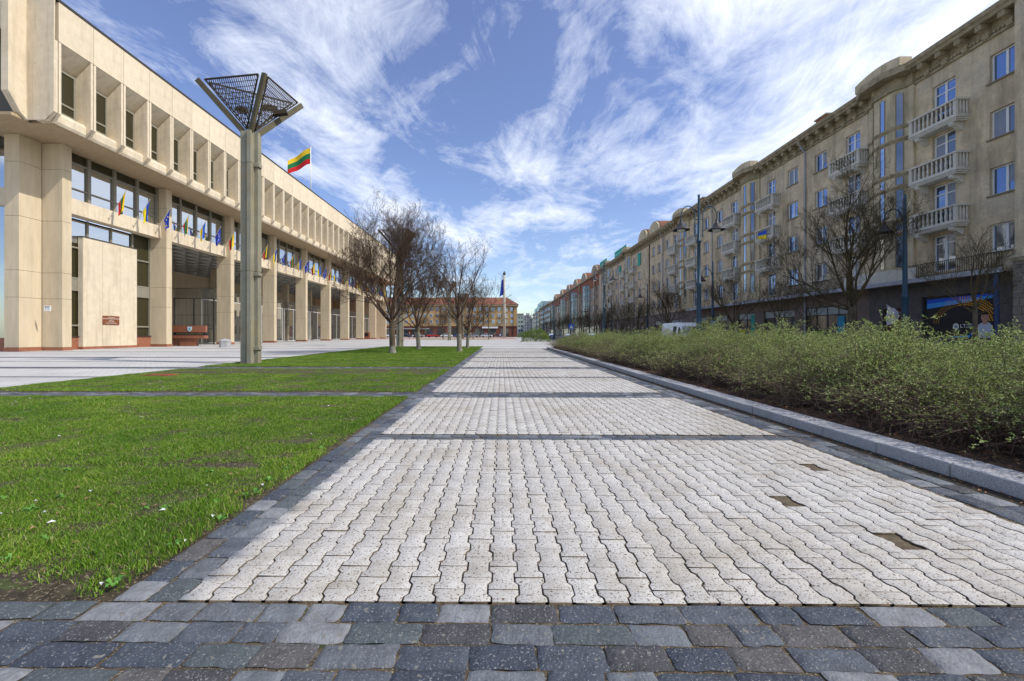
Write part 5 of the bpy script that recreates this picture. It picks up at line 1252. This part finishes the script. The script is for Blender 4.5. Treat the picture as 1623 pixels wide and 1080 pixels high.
# ground floor of the near house
shops = [(23.6, 27.7, .85, 3.5), (33.4, 38.2, .7, 3.45), (39.6, 44.2, .7, 3.45), (45.8, 49.0, .4, 3.45), (51.4, 54.3, .6, 3.45), (56.5, 60.5, .6, 3.45), (64, 68.5, .6, 3.45), (71, 75.5, .6, 3.45)]
doors_ = [(28.9, 30.5, .07, 2.9), (61.3, 62.7, .07, 2.9)]
gm = MB(); facade_x(gm, XR-.02, -1, 22.3, 31.6, .06, 4.6, [h for h in shops+doors_ if h[1] < 31.6], .3); gm.build('shop_front', M_shop, apt1)
gm = MB(); facade_x(gm, XR-.02, -1, 31.6, 78.2, .06, 4.6, [h for h in shops+doors_ if h[0] > 31.6], .3); gm.build('shop_front', M_shop_brown, apt1)
for i, (a, b, c, d) in enumerate(shops):
    f = MB(); n = max(2, int((b-a)/1.2)); 
    for k in range(n+1): u = a+(b-a)*k/n; f.box(XR+.1, XR+.18, u-.04, u+.04, c, d)
    f.box(XR+.1, XR+.18, a, b, c, c+.07); f.box(XR+.1, XR+.18, a, b, d-.07, d)
    if i: f.box(XR+.1, XR+.18, a, b, d-.75, d-.68)
    wf = f.build('shop_window', M_iron, apt1); MB().box(XR+.14, XR+.16, a, b, c, d-.7 if i else d).build('pane', G_shop, wf)
    if i: MB().box(XR+.13, XR+.15, a, b, d-.68, d-.07).build('pane', mat('frosted_glass', (0.35, 0.38, 0.36), 0.4, 0.05), wf)
for (a, b, c, d) in doors_: MB().box(XR+.15, XR+.22, a, b, c, d).build('door', mat('brown_door', (0.09, 0.035, 0.025), 0.5, 0.15), apt1)
for (nm, a, b, c, d, col) in (('window_poster', 34.0, 34.7, 1.2, 2.6, (0.03, 0.28, 0.45)), ('window_poster', 46.0, 46.6, .8, 3.2, (0.02, 0.32, 0.25)), ('window_poster', 47.8, 48.6, .8, 1.7, (0.55, 0.45, 0.05)), ('window_poster', 36.2, 37.6, .8, 1.4, (0.35, 0.42, 0.08))):
    MB().box(XR+.09, XR+.10, a, b, c, d).build(nm, mat('poster_%d' % int(col[0]*100+col[1]*1000), col, 0.6, 0.1), apt1)
# canopy over the shops and railings on it
cn = MB(); cn.box(25.75, XR, 22.3, 60, 4.42, 4.58); cn.box(25.7, 25.78, 22.3, 60, 4.36, 4.62, 1); cn.build('canopy', [M_sill, M_metal_grey], apt1)
for (a, b) in ((22.4, 28.0), (32.6, 41.5)):
    rl = MB()
    rl.box(25.84, 25.88, a, b, 5.42, 5.46); rl.box(25.85, 25.87, a, b, 4.68, 4.71); y = a
    while y < b: rl.box(25.85, 25.87, y, y+.02, 4.58, 5.42); y += .12
    rl.build('railing', M_iron, apt1)
MB().box(25.83, 25.9, 27.0, 28.4, 4.6, 5.3).box(25.84, 25.9, 28.4, 32.6, 4.58, 5.4).build('parapet', M_balc, apt1)
MB().tube([(25.95, 22.75, 4.5), (26.0, 22.75, .1)], .1, 8).build('downpipe', mat('dark_blue_pipe', (0.02, 0.045, 0.13), 0.4, 0.1), apt1)
# shop window poster: bands, dotted arcs, portrait, lettering
px_ = XR+.085
po = MB(); po.box(px_, px_+.012, 23.75, 27.5, .95, 3.42); poster = po.build('poster', mat('poster_black', (0.018, 0.018, 0.02), 0.5, 0.1), apt1)
def band(z0a, z0b, z1a, z1b, ya, yb, m, nm): q = MB(); q.quad((px_-.006, ya, z0a), (px_-.006, yb, z0b), (px_-.006, yb, z1b), (px_-.006, ya, z1a)); q.build(nm, m, poster)
band(3.30, 3.05, 3.40, 3.32, 23.8, 27.45, mat('poster_blue', (0.01, 0.10, 0.70), 0.5, 0.05), 'stripe'); band(3.16, 2.74, 3.30, 3.05, 23.8, 27.45, mat('poster_sky_blue', (0.05, 0.35, 0.85), 0.5, 0.05), 'stripe')
dm = MB()
for ring in range(5):
    rad = 1.12+ring*.11; n = 42
    for i in range(n):
        a = R(8)+i*R(172)/n; y = 25.35-math.cos(a)*rad*1.25; z = 1.75+math.sin(a)*rad
        if z < 3.35 and 23.8 < y < 27.4 and not (ring > 2 and y > 26.4): s = .036 if y < 25.6 else .022; dm.quad((px_-.009, y-s, z-s*.8), (px_-.009, y+s, z-s*.8), (px_-.009, y+s, z+s*.8), (px_-.009, y-s, z+s*.8))
dm.build('dots', mat('poster_orange', (0.90, 0.42, 0.01), 0.5, 0.05), poster)
def flat(pts, m, nm, dx=.012): q = MB(); q.prism(pts, 'x', px_-dx, px_-dx+.004); return q.build(nm, m, poster)
def ell(cy, cz, ry, rz, n=20, a0=0, a1=2*PI): return [(cy+ry*math.cos(a0+(a1-a0)*i/n), cz+rz*math.sin(a0+(a1-a0)*i/n)) for i in range(n)]
pc_ = 24.18
M_skin = mat('portrait_skin', (0.50, 0.27, 0.19), 0.6, 0.1, 6)
flat([(pc_+.62, .95), (pc_+.60, 1.35), (pc_+.42, 1.62), (pc_+.16, 1.80), (pc_-.16, 1.82), (pc_-.36, 1.62), (pc_-.40, 1.3), (pc_-.40, .95)], mat('portrait_shirt', (0.52, 0.57, 0.66), 0.8, 0.05), 'shirt', .013)
flat([(pc_-.12, 1.70), (pc_+.13, 1.70), (pc_+.12, 1.95), (pc_-.12, 1.95)], M_skin, 'neck', .017); flat(ell(pc_, 2.10, .20, .27), M_skin, 'face', .021)
flat(ell(pc_, 2.14, .225, .30, 20, .35, PI-.35)+[(pc_-.15, 2.24), (pc_+.15, 2.24)], mat('portrait_hair', (0.02, 0.015, 0.012), 0.8, 0.1), 'hair', .025)
for dy in (-.075, .075): flat(ell(pc_+dy, 2.13, .028, .012), M_black, 'eye', .025); flat([(pc_+dy-.04, 2.17), (pc_+dy+.04, 2.17), (pc_+dy+.035, 2.185), (pc_+dy-.035, 2.185)], M_black, 'eyebrow', .025)
flat([(pc_-.06, 1.965), (pc_+.06, 1.965), (pc_+.04, 1.95), (pc_-.04, 1.95)], mat('lip_red', (0.35, 0.1, 0.08), 0.6, 0.05), 'mouth', .025)
flat(ell(25.72, 1.60, .17, .19), M_white, 'emblem', .013); flat(ell(25.72, 1.60, .10, .11), mat('emblem_grey', (0.3, 0.33, 0.4), 0.6, 0.2, 20), 'emblem', .017)
wall_text_x('LT', .30, px_-.008, 25.33, 1.62, 'lettering', M_white, poster, sx=-1)
wall_text_x('NAMAI', .15, px_-.008, 24.90, 1.70, 'lettering', M_white, poster, sx=-1); wall_text_x('CENTRAS', .12, px_-.008, 24.92, 1.55, 'lettering', M_white, poster, sx=-1)
band(.97, .97, 1.12, 1.0, 24.75, 26.0, MATS['poster_sky_blue'], 'stripe'); band(1.0, .97, 1.32, 1.22, 24.7, 24.95, MATS['poster_blue'], 'stripe')
# second house: plain dark shop level
gm = MB(); sh2 = [(80+i*4.6, 83.4+i*4.6, .5, 3.4) for i in range(8)]; facade_x(gm, XR-.02, -1, 78.3, 118.4, .06, 4.6, sh2, .3); gm.build('shop_front', M_shop_brown, apt2)
for (a, b, c, d) in sh2: MB().box(XR+.1, XR+.16, a, b, c, d).build('shop_window', G_shop, apt2)
# round gables near the end of the first house and on the second
for (e_, y) in ((apt1, 74.6), (apt2, 80.5)):
    pts = [(y-2.4, 18.6)]+[(y-2.4*math.cos(PI*i/12), 18.9+1.7*math.sin(PI*i/12)) for i in range(13)]+[(y+2.4, 18.6)]
    MB().prism(pts, 'x', XR-.55, XR-.2).build('gable', M_stucco_pale, e_); pts2 = [(y-2.4*math.cos(PI*i/12)*1.06, 18.9+1.7*math.sin(PI*i/12)*1.06) for i in range(13)]
    MB().prism(pts2, 'x', XR-.2, XR+5).build('roof', M_redroof, e_)
# green netting
M_net = mat('green_netting', (0.02, 0.38, 0.28), 0.7, 0.1, 2)
for i, (a, b, z0, z1) in enumerate(((92, 101, 18.75, 20.3), (109, 116, 18.75, 20.4))):
    m = MB(); m.box(XR-.3, XR-.24, a, b, z0, z0+.5*(z1-z0)-.1); m.box(XR-.3, XR-.24, a, b, z0+.5*(z1-z0), z1)
    for k in range(5): m.box(XR-.24, XR-.18, a+k*(b-a)/4-.05, a+k*(b-a)/4+.05, z0-.1, z1)
    tag(m.build('roof_netting', M_net), ['nearer bright green netting fence on the roof edge of the second apartment house', 'further bright green netting fence on the roof edge of the second apartment house'][i], 'netting')
MB().box(XR-.12, XR-.06, 82.9, 84.6, 14.5, 16.9).build('window_netting', M_net, apt2)
MB().box(XR-.12, XR-.06, 96.6, 98.0, 14.6, 16.6).build('window_netting', M_net, apt2)
# cloth flags hung on the house
uf = MB()
for i in range(13):
    for j in range(5): v = j/4; u = i/12; uf.v.append((26.06-.03*math.sin(u*11+v*2), 42.4+u*1.45, 11.45-.05-v*(.62+.25*(1-u))))
for i in range(12):
    for j in range(4): a_ = i*5+j; uf.f.append((a_, a_+1, a_+6, a_+5)); uf.m.append(0 if j < 2 else 1)
tag(uf.build('balcony_flag', [Fb, Fyu], loc=(26.06, 42.4, 11.4), smooth=True), 'blue and yellow flag hung over a third floor balcony railing', 'flag')
wfl = empty('shop_flag', (26.8, 28.1, 2.2)); MB().tube([(26.85, 28.2, 2.0), (25.7, 28.9, 3.15)], .018, 6).build('pole', M_pole, wfl)
m = MB()
for j in range(9):
    for i in range(7): u = i/6; v = j/8; m.v.append((25.72+.55*u*(1-.2*v)+.05*math.sin(v*7+u*5), 28.9-.35*u+.05*math.sin(u*8), 3.1-.45*u-(1.35-.6*u)*v))
for j in range(8):
    for i in range(6): a_ = j*7+i; m.f.append((a_, a_+1, a_+8, a_+7)); m.m.append(1 if (i, j) in ((2, 3), (3, 3), (2, 4), (4, 4)) else 0)
m.build('cloth', [mat('white_cloth', (0.68, 0.66, 0.74), 0.8, 0.05), mat('cloth_emblem', (0.45, 0.38, 0.3), 0.8, 0.1)], wfl, smooth=True); tag(wfl, 'limp white flag on a slanted pole beside the dark shop front', 'flag')

# near corner block at the right edge
cbk = empty('corner_house', (26.35, 14, 0)); tag(cbk, 'rough stuccoed house at the right edge with rusticated stone base', 'building')
MB().box(26.35, 38, 12, 22.28, 4.9, 19.6).build('wall', M_stucco, cbk)
m = MB(); z = .06
while z < 4.8:
    h_ = .42; off = random.uniform(0, .4); y = 12+off
    while y < 22.2: l_ = random.uniform(.7, 1.1); m.box(26.22+random.uniform(0, .03), 26.5, y, min(y+l_-.02, 22.26), z, z+h_-.02); y += l_
    z += h_
m.build('stone_base', M_rust, cbk); MB().box(26.3, 37.9, 12.1, 22.27, .0, 4.88).build('wall', M_joint, cbk); MB().box(26.15, 26.5, 12, 22.3, 4.88, 5.05).build('moulding', M_cornice, cbk)

# ------------------------------------------------------------------ houses further down the street
def simple_facade_windows(e, X, ys, zs, w, h, frame=M_white):
    m = MB(); m.box(-.02, .05, 0, w, 0, h); m.box(-.06, -.02, -.05, w+.05, -.12, 0)
    f = m.build('window', frame, None, loc=(0, 0, 0)); f.parent = e; MB().box(-.035, -.02, .1, w/2-.05, .1, h-.1).box(-.035, -.02, w/2+.05, w-.1, .1, h-.1).build('pane', G_right, f, loc=(0, 0, 0)); first = True
    for y in ys:
        for z in zs:
            o = f if first else copy_tree(f, e); first = False; o.location = (X-e.location.x, y-e.location.y, z)
h3 = empty('brick_topped_house', (27.2, 118.6, 0)); tag(h3, 'tan house with red brick upper floor and tall dark glass bays', 'building')
M_h3 = mat('tan_render', (0.42, 0.34, 0.24), 0.9, 0.1, 1.0, stain=((0.25, 0.2, 0.14), .3, .5)); M_rb = mat('red_brick_render', (0.33, 0.12, 0.06), 0.9, 0.15, 2)
MB().box(27.2, 40, 118.6, 235, 0, 15.0).build('wall', M_h3, h3); MB().box(27.05, 40, 118.6, 235, 15.0, 18.0).build('upper_wall', M_rb, h3)
m = MB(); m.box(26.6, 40, 118.6, 235, 18.0, 18.5); y = 122
m.build('cornice', M_cornice, h3)
for y in (124, 140, 156, 173, 192, 214):
    pts = [(y-4+.0, 18.5)]+[(y-4*math.cos(PI*i/12), 18.6+2.4*math.sin(PI*i/12)) for i in range(13)]+[(y+4, 18.5)]
    MB().prism(pts, 'x', 26.7, 27.2).build('gable', M_h3, h3); MB().prism([(a, b_+.12 if b_ > 18.7 else b_) for a, b_ in pts], 'x', 27.2, 34).build('roof', M_redroof, h3)
for y in (135, 157, 186, 222):
    m = MB(); m.prism([(27.1, y-3), (25.9, y-1.8), (25.9, y+1.8), (27.1, y+3)], 'z', 3.5, 16.2); gb = m.build('glass_bay', G_shop, h3)
    fr = MB()
    for z in np.arange(3.5, 16.3, 1.55): fr.prism([(27.1, y-3.05), (25.85, y-1.85), (25.85, y+1.85), (27.1, y+3.05)], 'z', z, z+.14)
    for (xx, yy) in ((25.85, y-1.85), (25.85, y+1.75), (25.85, y), (26.5, y-2.45)): fr.box(xx, xx+.1, yy, yy+.1, 3.5, 16.2)
    fr.build('frame', mat('dark_blue_frame', (0.04, 0.06, 0.12), 0.5, 0.1), gb)
    dd = MB()
    for z in (5.6, 8.8, 11.9, 14.9): dd.box(26.4, 26.46, y-2.6, y-2.1, z, z+.4); dd.box(25.82, 25.85, y-1.2, y-.7, z, z+.4)
    dd.build('flower_box', mat('orange_box', (0.6, 0.16, 0.02), 0.7, 0.1), gb)
simple_facade_windows(h3, 27.2, [121.5, 126, 130, 141, 145, 149, 163, 168, 173, 179, 194, 200, 207, 213], [4.8, 8.0, 11.2, 14.0 if False else 13.2], 1.3, 1.6, M_sill)
for y in (123.5, 147, 171, 200): MB().box(26.6, 26.9, y, y+.6, 0, 19.2).build('pilaster', M_h3, h3)
MB().box(27.1, 27.25, 119, 234, .3, 3.4).build('shop_window', G_shop, h3)
h4 = empty('terrace_house', (27, 236, 0)); tag(h4, 'long dull brown apartment house in the far distance beyond the glass bayed one', 'building')
MB().box(27, 40, 236, 300, 0, 18.0).build('wall', mat('dull_brown_render', (0.30, 0.25, 0.18), 0.9, 0.1, 1), h4); MB().box(26.3, 40, 236, 300, 18.0, 18.7).build('cornice', M_cornice, h4)
simple_facade_windows(h4, 27, [239+i*4.2 for i in range(14)], [5.2, 8.3, 11.4, 14.5], 1.6, 1.8, M_sill)
h5 = empty('glass_topped_building', (26, 302, 0)); tag(h5, 'distant pale building with stepped blue glass top at the end of the street', 'building')
MB().box(26.5, 42, 302, 360, 0, 18.0).build('wall', mat('pale_far_render', (0.5, 0.42, 0.3), 0.9, 0.1, 1), h5); G_far = glass('far_blue_glass', (0.35, 0.5, 0.6), (0.08, 0.13, 0.16), 0.1, 0.4)
m = MB(); m.box(27.5, 42, 306, 356, 18.0, 21.2); m.box(29.5, 42, 312, 350, 21.2, 25.0); gt = m.build('glass_top', G_far, h5)
m = MB()
for z in (18, 19.6, 21.2, 23.1, 24.9): m.box(27.4 if z < 21.3 else 29.4, 42, 305.9 if z < 21.3 else 311.9, 356.1 if z < 21.3 else 350.1, z, z+.25)
m.build('frame', M_winframe, gt); simple_facade_windows(h5, 26.5, [305+i*5 for i in range(11)], [4, 7.3, 10.6, 13.9], 1.8, 1.9, M_sill)
far = empty('far_building', (20, 520, 0)); tag(far, 'grey blocky building closing the street at the horizon', 'building')
M_far = mat('far_grey_render', (0.36, 0.35, 0.36), 0.9, 0.1, .5)
MB().box(20, 27, 520, 545, 0, 20).box(27, 36, 520, 545, 0, 24).box(30, 34, 518, 522, 24, 26.5).box(36, 60, 515, 540, 0, 21).build('wall', M_far, far)
m = MB()
for i in range(12):
    for z in (4, 7.5, 11, 14.5, 17.5, 20.5):
        if z < 19 or i in (3, 4, 5): m.box(21+i*2.6, 22.3+i*2.6, 519.9 if i < 6 else 514.9, 520, z, z+1.7)
m.build('windows', G_shop, far)
f2 = empty('far_white_house', (9, 300, 0)); tag(f2, 'narrow pale house glimpsed right behind the corner of the orange roofed building', 'building')
MB().box(11.5, 15.5, 300, 320, 0, 15).build('wall', mat('pale_green_render', (0.45, 0.52, 0.48), 0.9, 0.08), f2); MB().box(11.2, 15.8, 299.6, 320, 15, 15.6).build('roof', M_cornice, f2)
m = MB()
for z in (3, 6, 9, 12):
    for x in (12, 13.8): m.box(x, x+1.1, 299.93, 300, z, z+1.5)
m.build('windows', G_shop, f2)

# ------------------------------------------------------------------ orange roofed building at the end of the plaza
og = empty('orange_roofed_building', (-30, 190, 0)); tag(og, 'long four storey ochre building with an orange tiled roof closing the plaza', 'building')
M_og = mat('warm_ochre_render', (0.50, 0.33, 0.15), 0.9, 0.08, .8, stain=((0.36, 0.24, 0.12), .2, .4))
cols = [-96+2.75*i+1.0 for i in range(37)]; hl = []
wq = MB(); wq.box(-98, 7, 190, 204, 4.9, 13.6); wq.build('wall', M_og, og)
MB().box(-98, 7.05, 189.95, 204, 0, 4.7).build('shop_front', mat('dark_red_stone', (0.20, 0.07, 0.05), 0.8, 0.15, .5), og); MB().box(-98.1, 7.1, 189.6, 204, 4.7, 4.95).build('moulding', M_cornice, og)
MB().box(-98.4, 7.5, 189.3, 204.5, 13.6, 14.3).build('cornice', M_cornice, og)
rf = MB(); rf.add([(-98.6, 189.2, 14.3), (7.7, 189.2, 14.3), (7.7, 204.8, 14.3), (-98.6, 204.8, 14.3), (-94, 197, 18.0), (2.5, 197, 18.0)], [(0, 1, 5, 4), (1, 2, 5), (2, 3, 4, 5), (3, 0, 4), (3, 2, 1, 0)]); rf = rf.build('roof', M_redroof, og)
for x in (-70, -52, -31, -12, -2): MB().box(x, x+1.2, 193.6, 194.6, 15.5, 17.6).build('chimney', M_og, rf)
for x in (-60, -22): MB().prism([(x-1, 15.2), (x+1, 15.2), (x, 16.4)], 'y', 191, 195).build('dormer', M_redroof, rf)
fm = MB(); fm.box(0, 1.3, -.06, .02, 0, 1.6); f = fm.build('window', M_white, None, loc=(0, 0, 0)); f.parent = og; MB().box(.1, .58, -.09, -.06, .1, 1.5).box(.72, 1.2, -.09, -.06, .1, 1.5).build('pane', G_right, f, loc=(0, 0, 0)); first = True
for i in range(30):
    x = 4.6-i*2.75
    for z in (5.9, 8.6, 11.4):
        o = f if first else copy_tree(f, og); first = False; o.location = (x-og.location.x-.65, 0, z)
for x in (1.85, -23, -45):
    for z in (8.4, 11.2): MB().box(x-.9, x+.9, 189.0, 190, z-.15, z).box(x-.9, x+.9, 189.0, 189.1, z, z+.9).build('balcony', M_balc, og)
for x in (-9, 4, -28, -50): MB().tube([(x+1.2, 189.85, 14), (x+1.2, 189.85, 0)], .12, 6).build('downpipe', M_roofedge, og)
for i in range(17): x = -90+i*5.6; MB().box(x, x+3.6, 189.85, 189.94, .6, 3.6).build('shop_window', G_shop, og)
MB().box(-8.5, -1.5, 189.5, 189.9, 3.75, 4.5).build('shop_sign', M_white, og); MB().box(-62, -32, 187.6, 189.8, 3.4, 3.7).build('awning', mat('awning_grey', (0.42, 0.43, 0.45), 0.7, 0.1), og)
# low hedge and shrubs before it
round_shrub('far_shrub', 8.5, 150, 2.6, 2.0, 'dark rounded shrub at the right end of the orange roofed building')
# remove unused prototypes
for c, o in cpr.items():
    if c not in used:
        for ch in list(o.children_recursive): bpy.data.objects.remove(ch)
        bpy.data.objects.remove(o)
